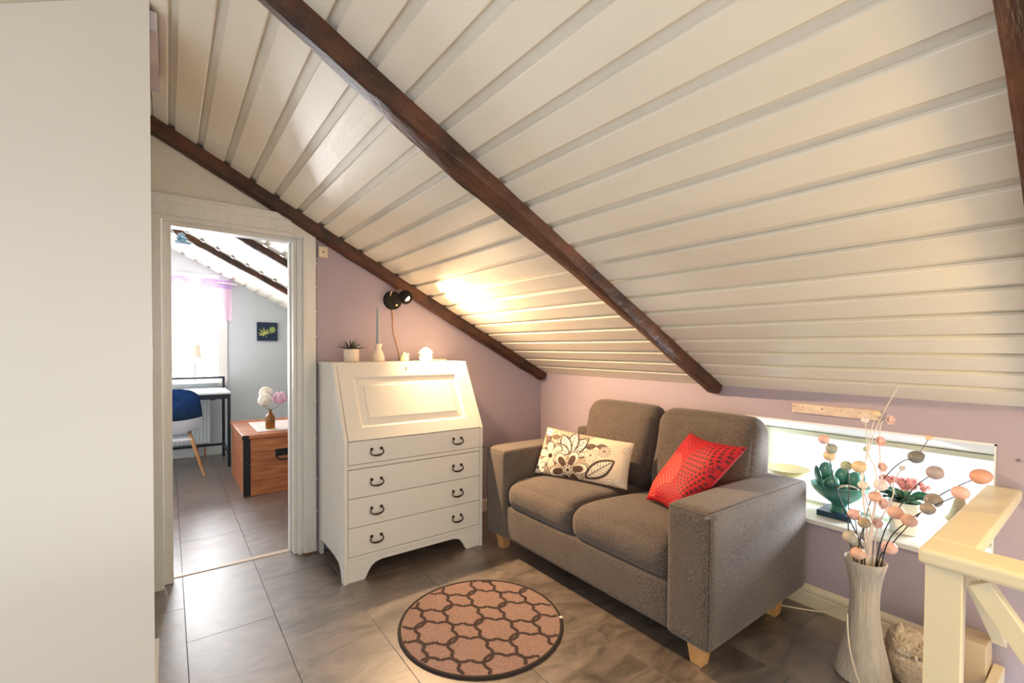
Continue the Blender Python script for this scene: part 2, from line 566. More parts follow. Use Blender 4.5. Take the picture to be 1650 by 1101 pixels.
beam('ceiling_beam', 'dark brown roof beam lying along the wall above the door and bureau', 2.885, D - 0.003, RIDGE, W - 0.004,
     lambda x: 0.058 + 0.006 * math.sin(x * 5), lambda x: 0.066, 4.0)
beam('ceiling_beam', 'orange-lit brown roof beam nearest the stair railing', 0.035, 0.134, RIDGE, W - 0.01,
     lambda x: 0.062, lambda x: 0.058, 9.0)
beam('ceiling_beam', 'grey-brown roof beam in the next room, nearer to its window', 5.13, 5.20, RIDGE, W - 0.01, lambda x: 0.055, lambda x: 0.05, 13.0)
beam('ceiling_beam', 'grey-brown roof beam in the next room, just inside its doorway', 4.06, 4.13, RIDGE, W - 0.01, lambda x: 0.055, lambda x: 0.05, 17.0)
# beam on the other roof slope, meeting the wall beam at the ridge
bm = bmesh.new()
slope_box(bm, -1.5, RIDGE - 0.001, 2.885, D - 0.003, -0.062, 0.0, sgn=-1)
tag(obj('ceiling_beam', bm, M_beam), 'short dark beam on the left roof slope behind the white panel', 'beam', 'dark roof beams')
# small ridge board
PY_BOARD = 1.955
tag(obj('ridge_board', box(-0.054, -0.022, PY_BOARD, 2.42, 2.300, 2.362, 0.002), mat('lilac_white_paint', (214, 206, 208), 0.5, rgb2=(176, 166, 186), scale=5)),
    'lilac-white ridge board under the roof peak', 'trim', kind='structure')

# ---- wall with the door
bm = bmesh.new()
def wall_poly(bm, pts, y0, y1, mi):
    prism(bm, pts, 'y', y0, y1)
    bm.faces.ensure_lookup_table()
    n = len(pts) + 2
    for f in bm.faces[-n:]: f.material_index = mi
zt = lambda x: zc(x) + 0.012
wall_poly(bm, [(0.70, 0), (W + 0.02, 0), (W + 0.02, zt(W + 0.02)), (0.70, zt(0.70))], D, D + 0.10, 0)
wall_poly(bm, [(-0.05, 1.96), (0.70, 1.96), (0.70, zt(0.70)), (-0.05, zt(-0.05))], D, D + 0.10, 1)
zl = lambda x: ZR - SL * RIDGE + SL * (x - RIDGE) + 0.03
wall_poly(bm, [(-1.6, 0), (-0.05, 0), (-0.05, zt(-0.05)), (-1.6, zl(-1.6))], D, D + 0.10, 1)
tag(obj('wall_back', bm, [M_lilac, M_cream]), 'lilac wall with the doorway, cream above the door', 'wall', kind='structure')

# door frame
door = thing('door_1', 'white painted door frame of the open doorway', 'door frame', (0.31, D, 0), kind='structure')
obj('casing', box(0.648, 0.718, D - 0.022, D + 0.03, 0.012, 1.925, 0.003), M_oldwhite, door)
bm = box(0.60, 0.648, D + 0.035, D + 0.12, 0.0, 1.905, 0.003)
bx(bm, 0.622, 0.650, D + 0.005, D + 0.05, 0.0, 1.93, 0.004)
bx(bm, 0.590, 0.612, D + 0.085, D + 0.14, 0.0, 1.90, 0.004)
obj('jamb', bm, M_oldwhite, door)
obj('casing', box(-0.12, -0.026, D - 0.022, D + 0.03, 0.0, 1.9245, 0.003), M_oldwhite, door)
bm = box(-0.026, 0.016, D + 0.035, D + 0.12, 0.0, 1.905, 0.003)
obj('jamb', bm, M_oldwhite, door)
bm = bmesh.new()
prism(bm, [(-0.16, 1.925), (0.71, 1.925), (0.718, 1.925), (0.64, 1.962), (0.60, 1.985), (-0.16, 1.985)], 'y', D - 0.022, D + 0.03)
obj('header_casing', bm, M_oldwhite, door)
bm = bmesh.new()
prism(bm, [(-0.16, 1.985), (0.600, 1.985), (0.545, 2.012), (-0.16, 2.012)], 'y', D - 0.034, D + 0.02)
prism(bm, [(-0.16, 2.012), (0.545, 2.012), (0.525, 2.024), (-0.16, 2.024)], 'y', D - 0.042, D + 0.02)
obj('header_cap', bm, M_oldwhite, door)
bm = box(-0.026, 0.65, D + 0.005, D + 0.05, 1.905, 1.93, 0.003)
bx(bm, -0.02, 0.62, D + 0.05, D + 0.13, 1.885, 1.91, 0.003)
bx(bm, 0.612, 0.716, D - 0.018, D + 0.028, 1.900, 1.940)
obj('head_jamb', bm, M_oldwhite, door)
obj('raw_foot', box(0.650, 0.714, D - 0.012, D + 0.03, 0.0, 0.013), M_raw, door)
tag(obj('trim_1', box(0.0162, 0.5898, 3.055, 3.095, -0.0078, 0.004, 0.002), mat('pale_threshold', (226, 206, 190), 0.35, var=0.03)),
    'pale threshold strip between the two floors', 'threshold', kind='structure')
# cable and junction box beside the casing
bm = bmesh.new()
tube(bm, [(0.7225, D - 0.006, 1.93), (0.7225, D - 0.006, 1.2), (0.7225, D - 0.006, 0.06)], 0.0028, 6, smooth=False)
cab = obj('cable', bm, mat('grey_cable', (120, 112, 108), 0.5, var=0.05), None)
tag(cab, 'thin cable clipped down the edge of the door frame', 'cable')
for z in (1.76, 1.62, 1.47, 1.32, 1.13, 0.93, 0.7, 0.45, 0.25):
    obj('clip', box(0.7195, 0.729, D - 0.010, D - 0.0005, z - 0.003, z + 0.003, 0.001, 1), M_white, cab)
jb = thing('junction_box', 'small cream junction box on the wall beside the door frame', 'junction box', (0.757, D - 0.015, 1.800))
obj('housing', box(0.732, 0.785, D - 0.028, D - 0.0005, 1.801, 1.866, 0.004), mat('cream_plastic', (228, 214, 188), 0.4, var=0.02), jb)
bm = bmesh.new(); lathe(bm, [(0.0, 0), (0.004, 0), (0.004, 0.003), (0, 0.003)], n=12)
bmesh.ops.rotate(bm, verts=bm.verts, matrix=Matrix.Rotation(PI / 2, 3, 'X')); bmesh.ops.translate(bm, verts=bm.verts, vec=(0.759, D - 0.0285, 1.834))
obj('screw', bm, M_black, jb)

# ---- knee wall with the low window
WX = 2.79
WY0, WY1, WZ0, WZ1 = 0.290, 1.245, 0.435, 0.902
bm = bmesh.new()
bx(bm, W, WX, YB, D + 0.1, -1.2, WZ0 - 0.02)
bx(bm, W, WX, YB, WY0, WZ0 - 0.02, 1.02)
bx(bm, W, WX, WY1, D + 0.1, WZ0 - 0.02, 1.02)
bx(bm, W, WX, WY0, WY1, WZ1, 1.02)
bx(bm, W, W + 0.05, YB, D + 0.1, 1.02, 1.066)
tag(obj('wall_right', bm, M_mauve), 'low mauve knee wall under the roof slope', 'wall', kind='structure')
win = thing('window_1', 'low wide window set deep in the knee wall', 'window', (2.66, 0.77, WZ0), kind='structure')
obj('window_sill', box(W - 0.026, WX + 0.01, WY0 - 0.02, WY1 + 0.012, WZ0 - 0.022, WZ0, 0.003), M_white, win)
bm = bmesh.new()
prism(bm, [(W - 0.002, WZ1), (WX, WZ1), (WX, 0.816), (W - 0.002, WZ1 - 0.008)], 'y', WY0 + 0.0005, WY1 - 0.0005)
bx(bm, W - 0.002, WX, WY1 - 0.006, WY1 - 0.0005, WZ0, WZ1 - 0.001)
bx(bm, W - 0.002, WX, WY0 + 0.0005, WY0 + 0.006, WZ0, WZ1 - 0.001)
obj('reveal', bm, mat('white_reveal_paint', (236, 238, 240), 0.35, var=0.02, scale=5), win)
M_sash = mat('pale_green_white_paint', (214, 218, 196), 0.45, var=0.03)
bm = bmesh.new()
bx(bm, WX - 0.02, WX + 0.03, WY0 + 0.006, WY1 - 0.006, 0.794, 0.817)
bx(bm, WX - 0.02, WX + 0.03, WY0 + 0.006, WY1 - 0.006, WZ0, 0.450)
bx(bm, WX - 0.02, WX + 0.03, WY1 - 0.04, WY1 - 0.006, 0.450, 0.794)
bx(bm, WX - 0.02, WX + 0.03, WY0 + 0.006, WY0 + 0.02, 0.450, 0.794)
obj('window_frame', bm, M_sash, win)
obj('pane', box(WX + 0.003, WX + 0.007, WY0 + 0.015, WY1 - 0.035, 0.446, 0.798), glass_mat('window_glass'), win)
# baseboard along the knee wall
bm = bmesh.new()
prism(bm, [(W, 0.0), (W - 0.020, 0.0), (W - 0.020, 0.062), (W - 0.017, 0.066), (W - 0.017, 0.070), (W - 0.020, 0.074), (W - 0.019, 0.086), (W - 0.010, 0.099), (W, 0.103)], 'y', 0.31, D - 0.002)
tag(obj('baseboard_right', bm, mat('cream_gloss_paint', (226, 216, 192), 0.35, var=0.03, scale=6)), 'cream moulded baseboard under the low window', 'baseboard', kind='structure')
bm = bmesh.new()
prism(bm, [(D, 0.0), (D - 0.018, 0.0), (D - 0.018, 0.075), (D - 0.008, 0.09), (D, 0.092)], 'x', 1.60, W - 0.022)
tag(obj('baseboard_back', bm, MATS['cream_gloss_paint']), 'cream baseboard behind the bureau and sofa', 'baseboard', kind='structure')
# painted batten with screw holes above the window
bt = thing('wall_batten', 'flaking white batten with screw holes above the low window', 'batten', (W - 0.01, 0.83, 0.945))
bm = bmesh.new()
n = 40
rows_ = []
for i in range(n + 1):
    y = 0.652 + (1.003 - 0.652) * i / n
    top = 0.992 + 0.0025 * mnoise.noise(Vector((i * 0.6, 3, 1))) + 0.0015 * mnoise.noise(Vector((i * 1.9, 8, 1)))
    rows_.append([bm.verts.new((W - 0.0005, y, 0.946)), bm.verts.new((W - 0.014, y, 0.946)), bm.verts.new((W - 0.014, y, top - 0.002)), bm.verts.new((W - 0.0005, y, top))])
for A, B in zip(rows_, rows_[1:]):
    for j in range(4): bm.faces.new((A[j], A[(j + 1) % 4], B[(j + 1) % 4], B[j]))
bm.faces.new(rows_[0]); bm.faces.new(rows_[-1][::-1])
obj('strip', bm, mat('flaking_cream_paint', (232, 218, 196), 0.5, rgb2=(206, 180, 166), scale=14, bump=0.3, bscale=40), bt)
for y, z, rr in ((0.993, 0.977, 0.0028), (0.955, 0.975, 0.0018), (0.870, 0.974, 0.0032), (0.795, 0.973, 0.0022), (0.72, 0.972, 0.002)):
    bm = bmesh.new(); lathe(bm, [(0, 0), (rr, 0), (rr, 0.002), (0, 0.002)], n=10)
    bmesh.ops.rotate(bm, verts=bm.verts, matrix=Matrix.Rotation(-PI / 2, 3, 'Y')); bmesh.ops.translate(bm, verts=bm.verts, vec=(W - 0.0135, y, z))
    obj('hole_shade_disc', bm, M_black, bt)  # black discs painted in for the shade inside the screw holes
# wall nails right of the window
for (y, z) in ((0.232, 0.852), (0.44, 0.235)):
    bm = bmesh.new(); ellipsoid(bm, (W - 0.005, y, z), 0.006, 0.005, 0.005, u=10, v=6)
    tag(obj('wall_nail', bm, M_mauve if z < 0.5 else mat('steel', (150, 145, 140), 0.3, metal=0.9)),
        'painted-over nail in the mauve wall below the window' if z < 0.5 else 'small steel nail in the mauve wall beside the window', 'nail')

# ---- white closet panel on the left
cl = thing('wall_left', 'tall plain white closet panel beside the doorway', 'closet panel', (-0.5, 2.0, 0), kind='structure')
PY = 1.93
zl0 = lambda x: ZR - SL * RIDGE + SL * (x - RIDGE) - 0.001
bm = bmesh.new()
prism(bm, [(-1.25, 0.004), (-0.042, 0.004), (-0.042, zc(-0.042) - 0.001), (RIDGE, zl0(RIDGE)), (-1.25, zl0(-1.25))], 'y', PY, PY + 0.022)
obj('panel', bm, M_door, cl)
bm = bmesh.new()
prism(bm, [(-1.25, 0.0), (-0.062, 0.0), (-0.062, zl0(-0.062)), (-1.25, zl0(-1.25))], 'y', PY + 0.022, 2.60)
obj('carcass', bm, M_cream, cl)
obj('base_strip', box(-0.062, -0.036, PY + 0.024, 2.36, 0.0, 0.055, 0.003), M_oldwhite, cl)

# ================================================================== bureau (secretary desk)
M_bureau = mat('bureau_white_paint', (224, 221, 214), 0.36, var=0.025, scale=7, bump=0.05, bscale=25, stretch=(0.3, 1, 1))
M_gap = mat('unpainted_carcass_wood', (122, 84, 56), 0.7, rgb2=(98, 64, 42), scale=6, stretch=(1, 1, 6))
M_bronze = mat('dark_bronze', (58, 50, 44), 0.38, metal=0.85, var=0.15, scale=40)
BX0, BX1, BY0, BY1 = 0.733, 1.597, 2.440, 2.952
BT, BH = 1.168, 0.757
YT = 2.655
bur = thing('secretary_bureau', 'white painted slant-front bureau with four drawers and dark bail handles', 'bureau', ((BX0 + BX1) / 2, 2.7, 0))
side = [(BY1 - 0.004, 0), (BY1 - 0.045, 0), (BY1 - 0.045, 0.085), (2.86, 0.098), (2.62, 0.098), (2.54, 0.088), (2.505, 0.062), (2.488, 0.028), (2.484, 0.0),
        (BY0, 0), (BY0, BH), (YT, BT - 0.004), (BY1 - 0.004, BT - 0.004)]
for x in (BX0, BX1 - 0.020):
    obj('side_panel', prism(bmesh.new(), side, 'x', x, x + 0.020, 0.0012), M_bureau, bur)
bm = bmesh.new()
prism(bm, [(YT - 0.004, BT - 0.018), (YT + 0.006, BT), (BY1, BT), (BY1, BT - 0.018)], 'x', BX0 - 0.003, BX1 + 0.003)
obj('top_board', bm, M_bureau, bur)
obj('back_lip', box(1.44, BX1 + 0.002, BY1 - 0.03, BY1, BT, BT + 0.010, 0.002), M_bureau, bur)
# dark carcass behind the fronts
bm = bmesh.new()
prism(bm, [(BY0 + 0.016, 0.115), (BY0 + 0.016, BH), (YT + 0.012, BT - 0.03), (BY1 - 0.006, BT - 0.03), (BY1 - 0.006, 0.115)], 'x', BX0 + 0.020, BX1 - 0.020)
obj('carcass', bm, M_gap, bur)
# plinth apron with two shaped feet
xa, xb = BX0 + 0.021, BX1 - 0.021
ap = [(xa, 0.0), (xa + 0.090, 0.0), (xa + 0.100, 0.012), (xa + 0.112, 0.040), (xa + 0.128, 0.064), (xa + 0.152, 0.080), (xa + 0.185, 0.088),
      (xb - 0.185, 0.088), (xb - 0.152, 0.080), (xb - 0.128, 0.064), (xb - 0.112, 0.040), (xb - 0.100, 0.012), (xb - 0.090, 0.0), (xb, 0.0), (xb, 0.118), (xa, 0.118)]
obj('plinth', prism(bmesh.new(), ap, 'y', BY0 + 0.008, BY0 + 0.026, 0.0012), M_bureau, bur)
obj('plinth_moulding', box(xa, xb, BY0 + 0.003, BY0 + 0.02, 0.116, 0.1365, 0.003), M_bureau, bur)
obj('drawer_rail', box(xa, xb, BY0 + 0.006, BY0 + 0.03, 0.606, 0.6285, 0.002), M_bureau, bur)

def bail_handle(parent, cx, cz):
    """two round posts and a drooping bail with thickened middle and curled ends"""
    w = 0.036
    y = BY0 + 0.002
    bm = bmesh.new()
    for s in (-1, 1):
        e = bmesh.ops.create_uvsphere(bm, u_segments=12, v_segments=8, radius=0.0085)
        for v in e['verts']: v.co = Vector((v.co.x + cx + s * w * 0.74, v.co.y * 0.9 + y - 0.004, v.co.z + cz + 0.010))
    pts = []
    for i in range(17):
        t = -1 + 2 * i / 16
        a = t * 2.35
        pts.append((cx + w * math.sin(a) * (1.0 + 0.12 * math.cos(a)), y - 0.014 - 0.004 * math.cos(a), cz - 0.004 - 0.020 * math.cos(a)))
    tube(bm, pts, lambda t: 0.0030 + 0.0022 * math.exp(-((t - 0.5) / 0.16) ** 2), 8, k=2)
    return obj('handle', bm, M_bronze, parent, smooth=True)

for (z0, z1) in ((0.1385, 0.2935), (0.2935, 0.4495), (0.4495, 0.6045), (0.630, 0.7535)):
    g = 0.0016
    d = obj('drawer', box(xa + g, xb - g, BY0 + 0.0015, BY0 + 0.022, z0 + g, z1 - g, 0.0015), M_bureau, bur,
            origin=((xa + xb) / 2, BY0, z0))
    zc_ = (z0 + z1) / 2
    for hx in (0.907, 1.412):
        bail_handle(d, hx, zc_ + 0.002)

# slanted fall front with a moulded panel
e_v = Vector((0, YT - BY0, (BT - 0.012) - BH)); LV = e_v.length; e_v.normalize()
e_n = Vector((0, -e_v.z, e_v.y))          # outward (towards the room)
O = Vector((xa + 0.002, BY0, BH))
LU = (xb - xa) - 0.004
def sl(u, v, h): return O + Vector((u, 0, 0)) + e_v * v + e_n * h
def nested(bm, rects):
    loops = []
    for (u0, u1, v0, v1, h) in rects:
        loops.append([bm.verts.new(sl(u, v, h)) for u, v in ((u0, v0), (u1, v0), (u1, v1), (u0, v1))])
    for A, B in zip(loops, loops[1:]):
        for i in range(4):
            bm.faces.new((A[i], A[(i + 1) % 4], B[(i + 1) % 4], B[i]))
    bm.faces.new(loops[-1])
    return loops
bm = bmesh.new()
mu, m0, m1 = 0.078, 0.070, 0.078
def ins(d, h): return (mu + d, LU - mu - d, m0 + d, LV - m1 - d, h)
nested(bm, [(0, LU, 0.002, LV, -0.016), (0, LU, 0.002, LV, 0.0), ins(0, 0.0), ins(0.004, -0.001), ins(0.012, -0.0085), ins(0.016, -0.0095)])
ff = obj('fall_front', bm, M_bureau, bur, origin=sl(LU / 2, 0, 0))
bm = bmesh.new()
nested(bm, [ins(0.015, -0.0105), ins(0.017, -0.0092), ins(0.052, -0.0062), ins(0.055, -0.0035), ins(0.058, -0.003)])
obj('raised_panel', bm, M_bureau, ff)
bm = bmesh.new()
for i, (uu, vv, a, b) in enumerate(((LU / 2, LV - 0.030, 0.006, 0.010),)):
    ring = [bm.verts.new(sl(uu + a * math.cos(t), vv + b * math.sin(t), 0.002)) for t in [2 * PI * k / 16 for k in range(16)]]
    low = [bm.verts.new(sl(uu + a * math.cos(t), vv + b * math.sin(t), -0.002)) for t in [2 * PI * k / 16 for k in range(16)]]
    bm.faces.new(ring)
    for k in range(16): bm.faces.new((ring[k], ring[(k + 1) % 16], low[(k + 1) % 16], low[k]))
esc = obj('escutcheon', bm, mat('brushed_steel', (176, 170, 160), 0.35, metal=0.9, var=0.05), ff)
bm = bmesh.new()
ring = [bm.verts.new(sl(LU / 2 + 0.0022 * math.cos(t), LV - 0.0285 + 0.006 * math.sin(t), 0.0026)) for t in [2 * PI * k / 12 for k in range(12)]]
bm.faces.new(ring)
obj('keyhole_shade_disc', bm, M_black, ff)  # flat black face, colours in the dark inside the lock opening

# ================================================================== things on the bureau
M_ceram = mat('cream_ceramic', (238, 222, 204), 0.45, var=0.02)
M_leafd = mat('dark_succulent_leaf', (62, 78, 46), 0.5, rgb2=(34, 46, 32), scale=30)
ps = thing('potted_succulent', 'spiky green succulent in a fluted white pot on the bureau', 'potted plant', (0.885, 2.80, BT))
bm = bmesh.new()
flute = lambda a, z, r: r * (1 + 0.035 * abs(math.cos(a * 9))) if r > 0.03 else r
lathe(bm, [(0, 0.001), (0.040, 0.001), (0.0425, 0.004), (0.0430, 0.074), (0.0415, 0.077), (0.038, 0.077), (0.037, 0.066), (0, 0.066)], (0.885, 2.80, BT), 72, flute)
obj('pot', bm, M_ceram, ps, smooth=True)
bm = bmesh.new(); lathe(bm, [(0.0365, 0.0665), (0.02, 0.069), (0, 0.070)], (0.885, 2.80, BT), 20)
obj('soil', bm, mat('potting_soil', (60, 46, 36), 0.95, var=0.3, scale=60, bump=0.5), ps)
def spike_leaf(L, w):
    bm = bmesh.new()
    n = 7
    rows_ = []
    for i in range(n + 1):
        t = i / n
        ww = w * (1 - t) ** 0.7 * (0.75 + 0.5 * t) if t < 1 else 0.0003
        z = L * t; x = 0.28 * L * t * t
        rows_.append([bm.verts.new((x, -ww, z)), bm.verts.new((x + 0.4 * ww, 0, z)), bm.verts.new((x, ww, z)), bm.verts.new((x - 0.55 * ww, 0, z))])
    for A, B in zip(rows_, rows_[1:]):
        for j in range(4): bm.faces.new((A[j], A[(j + 1) % 4], B[(j + 1) % 4], B[j]))
    bm.faces.new(rows_[0]); bm.faces.new(rows_[-1][::-1])
    return bm
lf0 = obj('leaf', spike_leaf(0.088, 0.0078), M_leafd, None, smooth=True, origin=(0, 0, 0))
k = 0
for ring, (cnt, tilt, sc) in enumerate(((4, 0.15, 0.95), (8, 0.62, 1.0), (9, 1.02, 0.95))):
    for i in range(cnt):
        a = 2 * PI * (i + 0.37 * ring) / cnt + random.uniform(-.12, .12)
        o = lf0 if k == 0 else dup(lf0)
        k += 1
        o.parent = ps
        o.location = (0.008 * math.cos(a), 0.008 * math.sin(a), 0.066)
        o.rotation_euler = Matrix.Rotation(a, 3, 'Z').to_euler()
        o.rotation_euler = (Matrix.Rotation(a, 3, 'Z') @ Matrix.Rotation(tilt + random.uniform(-.1, .1), 3, 'Y')).to_euler()
        o.scale = (sc, sc, sc * random.uniform(0.8, 1.05))
ch = thing('candle_holder', 'cream hourglass-shaped ribbed candle holder on the bureau', 'candle holder', (1.045, 2.79, BT))
bm = bmesh.new()
rib = lambda a, z, r: r * (1 + 0.018 * math.cos(a * 22)) if 0.006 < z < 0.085 and r > 0.012 else r
lathe(bm, [(0, 0.0005), (0.038, 0.0005), (0.0405, 0.004), (0.0395, 0.022), (0.034, 0.045), (0.025, 0.065), (0.0185, 0.077), (0.0178, 0.083), (0.022, 0.095), (0.0245, 0.105), (0.0235, 0.110), (0.013, 0.1105), (0.0125, 0.098), (0, 0.098)], (1.045, 2.79, BT), 88, rib)
obj('body', bm, M_ceram, ch, smooth=True)
cn = thing('candle', 'slim grey-blue taper candle standing in the cream holder', 'candle', (1.045, 2.79, BT + 0.098))
bm = bmesh.new(); lathe(bm, [(0, 0.0005), (0.0110, 0.0005), (0.0112, 0.02), (0.0085, 0.215), (0.0060, 0.238), (0.0025, 0.247), (0, 0.248)], (1.045, 2.79, BT + 0.098), 20)
obj('wax', bm, mat('grey_blue_wax', (158, 168, 174), 0.5, var=0.02), cn, smooth=True)
bm = bmesh.new(); tube(bm, [(1.045, 2.79, BT + 0.344), (1.0452, 2.79, BT + 0.351), (1.0462, 2.79, BT + 0.356)], 0.0009, 5)
obj('wick', bm, M_white, cn)
fg = thing('bird_figurine', 'tiny pale yellow bird-like figurine beside the lamp cord', 'figurine', (1.222, 2.79, BT))
bm = bmesh.new()
lathe(bm, [(0, 0.0005), (0.022, 0.0005), (0.0265, 0.006), (0.0275, 0.017), (0.024, 0.030), (0.0165, 0.041), (0.012, 0.049), (0.007, 0.056), (0, 0.060)], (1.222, 2.79, BT), 24)
M_lem = mat('pale_yellow_ceramic', (240, 226, 176), 0.4, var=0.02)
obj('body', bm, M_lem, fg, smooth=True)
bm = bmesh.new(); ellipsoid(bm, (1.240, 2.778, BT + 0.043), 0.009, 0.006, 0.0085, u=12, v=8)
obj('wing', bm, M_lem, fg, smooth=True)
bm = bmesh.new(); ellipsoid(bm, (1.2235, 2.7735, BT + 0.051), 0.003, 0.003, 0.003, u=8, v=6)
obj('beak', bm, mat('green_ceramic', (150, 168, 96), 0.4, var=0.02), fg, smooth=True)
mj = thing('mushroom_jar', 'white mushroom-shaped jar with a domed cap on the bureau', 'jar', (1.372, 2.79, BT))
bm = bmesh.new(); lathe(bm, [(0, 0.0005), (0.034, 0.0005), (0.0415, 0.008), (0.044, 0.020), (0.042, 0.034), (0.036, 0.043), (0.030, 0.046), (0, 0.046)], (1.372, 2.79, BT), 32)
M_porc = mat('white_porcelain', (246, 243, 232), 0.3, var=0.01)
obj('body', bm, M_porc, mj, smooth=True)
bm = bmesh.new(); lathe(bm, [(0, 0.0463), (0.040, 0.0463), (0.0465, 0.050), (0.0475, 0.056), (0.044, 0.063), (0.034, 0.073), (0.022, 0.084), (0.012, 0.090), (0, 0.092)], (1.372, 2.79, BT), 32)
obj('cap', bm, M_porc, mj, smooth=True)

# ================================================================== wall lamp
LP = Vector((1.206, D, 1.572))
wl = thing('wall_lamp', 'black round wall spotlight with a lit globe head above the bureau', 'wall lamp', LP)
def ydisc(bm, c, prof, n=32):
    """lathe whose axis points out of the wall (towards -y): prof = (radius, distance from wall)"""
    b2 = bmesh.new(); lathe(b2, prof, (0, 0, 0), n)
    bmesh.ops.rotate(b2, verts=b2.verts, matrix=Matrix.Rotation(PI / 2, 3, 'X'))
    bmesh.ops.translate(b2, verts=b2.verts, vec=c)
    me = bpy.data.meshes.new('t'); b2.to_mesh(me); b2.free(); bm.from_mesh(me); bpy.data.meshes.remove(me)
    return bm
M_blk = mat('satin_black_metal', (20, 18, 18), 0.5, metal=0.0, spec=0.25, var=0.05)
obj('back_plate', ydisc(bmesh.new(), (LP.x, D, LP.z), [(0, 0.0005), (0.062, 0.0005), (0.062, 0.018), (0.058, 0.024), (0, 0.026)]), M_blk, wl, smooth=True)
M_chr = mat('pale_gold_chrome', (214, 190, 150), 0.22, metal=0.95, var=0.03)
bm = bmesh.new()
tube(bm, [(LP.x - 0.022, D - 0.02, LP.z + 0.024), (LP.x - 0.021, D - 0.034, LP.z + 0.048), (LP.x - 0.014, D - 0.055, LP.z + 0.064), (LP.x - 0.008, D - 0.088, LP.z + 0.066), (1.202, D - 0.136, 1.626)], 0.0042, 10)
obj('arm', bm, M_chr, wl, smooth=True)
HD = Vector((1.220, D - 0.185, 1.580))
AIM = Vector((0.46, -0.70, -0.62)).normalized()
q = AIM.to_track_quat('Z', 'Y').to_matrix()
bm = bmesh.new()
prof = []
R_ = 0.046
for i in range(15):
    a = PI - (PI - 0.82) * i / 14
    prof.append((max(0.0, R_ * math.sin(a)), R_ * math.cos(a)))
prof[0] = (0, -R_)
for i in range(15):
    a = 0.82 + (PI - 0.82) * i / 14
    prof.append((max(0.0, (R_ - 0.002) * math.sin(a)), (R_ - 0.002) * math.cos(a)))
prof[-1] = (0, -(R_ - 0.002))
lathe(bm, prof, (0, 0, 0), 32)
for v in bm.verts: v.co = q @ v.co + HD
obj('globe_shade', bm, M_blk, wl, smooth=True)
bm = bmesh.new()
ellipsoid(bm, HD + AIM * 0.006, 0.021, 0.021, 0.024, rot=q, u=18, v=12)
bulb = obj('bulb', bm, mat('lit_bulb', (255, 240, 210), 0.4, emit=(255, 214, 150), estr=9), wl, smooth=True)
bm = bmesh.new()
tube(bm, [HD + Vector((-0.012, 0.03, 0.034)), HD + Vector((-0.018, 0.05, 0.045))], 0.009, 12, smooth=False)
obj('joint', bm, M_chr, wl, smooth=True)
bm = bmesh.new(); ydisc(bm, (LP.x + 0.018, D - 0.024, LP.z - 0.032), [(0, 0), (0.008, 0), (0.008, 0.008), (0, 0.010)], 16)
obj('switch', bm, M_chr, wl, smooth=True)
bm = bmesh.new()
tube(bm, [(LP.x - 0.004, D - 0.006, LP.z - 0.055), (LP.x + 0.004, D - 0.005, LP.z - 0.12), (LP.x + 0.006, D - 0.005, LP.z - 0.20), (LP.x + 0.028, D - 0.005, LP.z - 0.28), (LP.x + 0.048, D - 0.005, LP.z - 0.36), (LP.x + 0.05, D - 0.006, BT + 0.004)], 0.0034, 8)
obj('cord', bm, mat('tan_cord', (206, 158, 110), 0.6, var=0.05), wl, smooth=True)
sp = bpy.data.lights.new('wall_lamp_light', 'SPOT')
sp.energy = 140; sp.color = (1.0, 0.66, 0.36); sp.spot_size = math.radians(136); sp.spot_blend = 1.0; sp.shadow_soft_size = 0.018
so = bpy.data.objects.new('wall_lamp_light', sp); COL.objects.link(so)
so.location = HD + AIM * 0.035
so.rotation_euler = AIM.to_track_quat('-Z', 'Y').to_euler()

# ================================================================== sofa
M_sofa = weave_mat('grey_brown_weave', (138, 124, 114), (60, 53, 50), 330)
M_beech = mat('light_beech', (214, 168, 112), 0.45, rgb2=(196, 146, 90), scale=8, stretch=(6, 6, 1))
SX0, SX1, SY0, SY1 = 1.620, 2.487, 0.917, 2.425
AW = 0.192
sofa = thing('sofa', 'grey-brown woven two-seat sofa with block arms and pale wooden feet', 'sofa', (2.05, 1.67, 0))
def arm(y0, y1, s):
    def df(p):
        t = (p.x - SX0) / (SX1 - SX0)
        if p.z > 0.4: p.z += -0.012 * t * t - 0.010 * abs((p.y - (y0 + y1) / 2) / (AW / 2)) ** 3 * 0
        return p
    return rbox((SX0, y0, 0.100), (SX1, y1, 0.636), 0.022, 16, (0.004, 0.004, 0.006), df)
for (y0, y1, s) in ((SY0, SY0 + AW, -1), (SY1 - AW, SY1, 1)):
    a = obj('arm', arm(y0, y1, s), M_sofa, sofa, smooth='all')
    bm = bmesh.new()
    xe = SX0 + 0.004
    yo = y0 + 0.004 if s < 0 else y1 - 0.004
    yi = y1 - 0.004 if s < 0 else y0 + 0.004
    tube(bm, [(xe, yo, 0.112), (xe, yo, 0.615)], 0.0028, 6, smooth=False)
    tube(bm, [(xe, yo, 0.622), (xe + 0.02, yo, 0.634), (SX1 - 0.05, yo, 0.620)], 0.0028, 6, k=8)
    tube(bm, [(xe, yo, 0.626), (xe, yi, 0.626)], 0.0028, 6, smooth=False)
    obj('seam', bm, M_sofa, a)
YI0, YI1 = SY0 + AW, SY1 - AW
YM = 1.690
obj('base', rbox((SX0 + 0.018, YI0 - 0.01, 0.102), (2.40, YI1 + 0.01, 0.300), 0.012, 10, (0.004, 0, 0)), M_sofa, sofa, smooth='all')
obj('back_frame', rbox((2.395, YI0 + 0.002, 0.102), (SX1, SY1 - 0.015, 0.690), 0.025, 12, (0.0, 0, 0.004)), M_sofa, sofa, smooth='all')
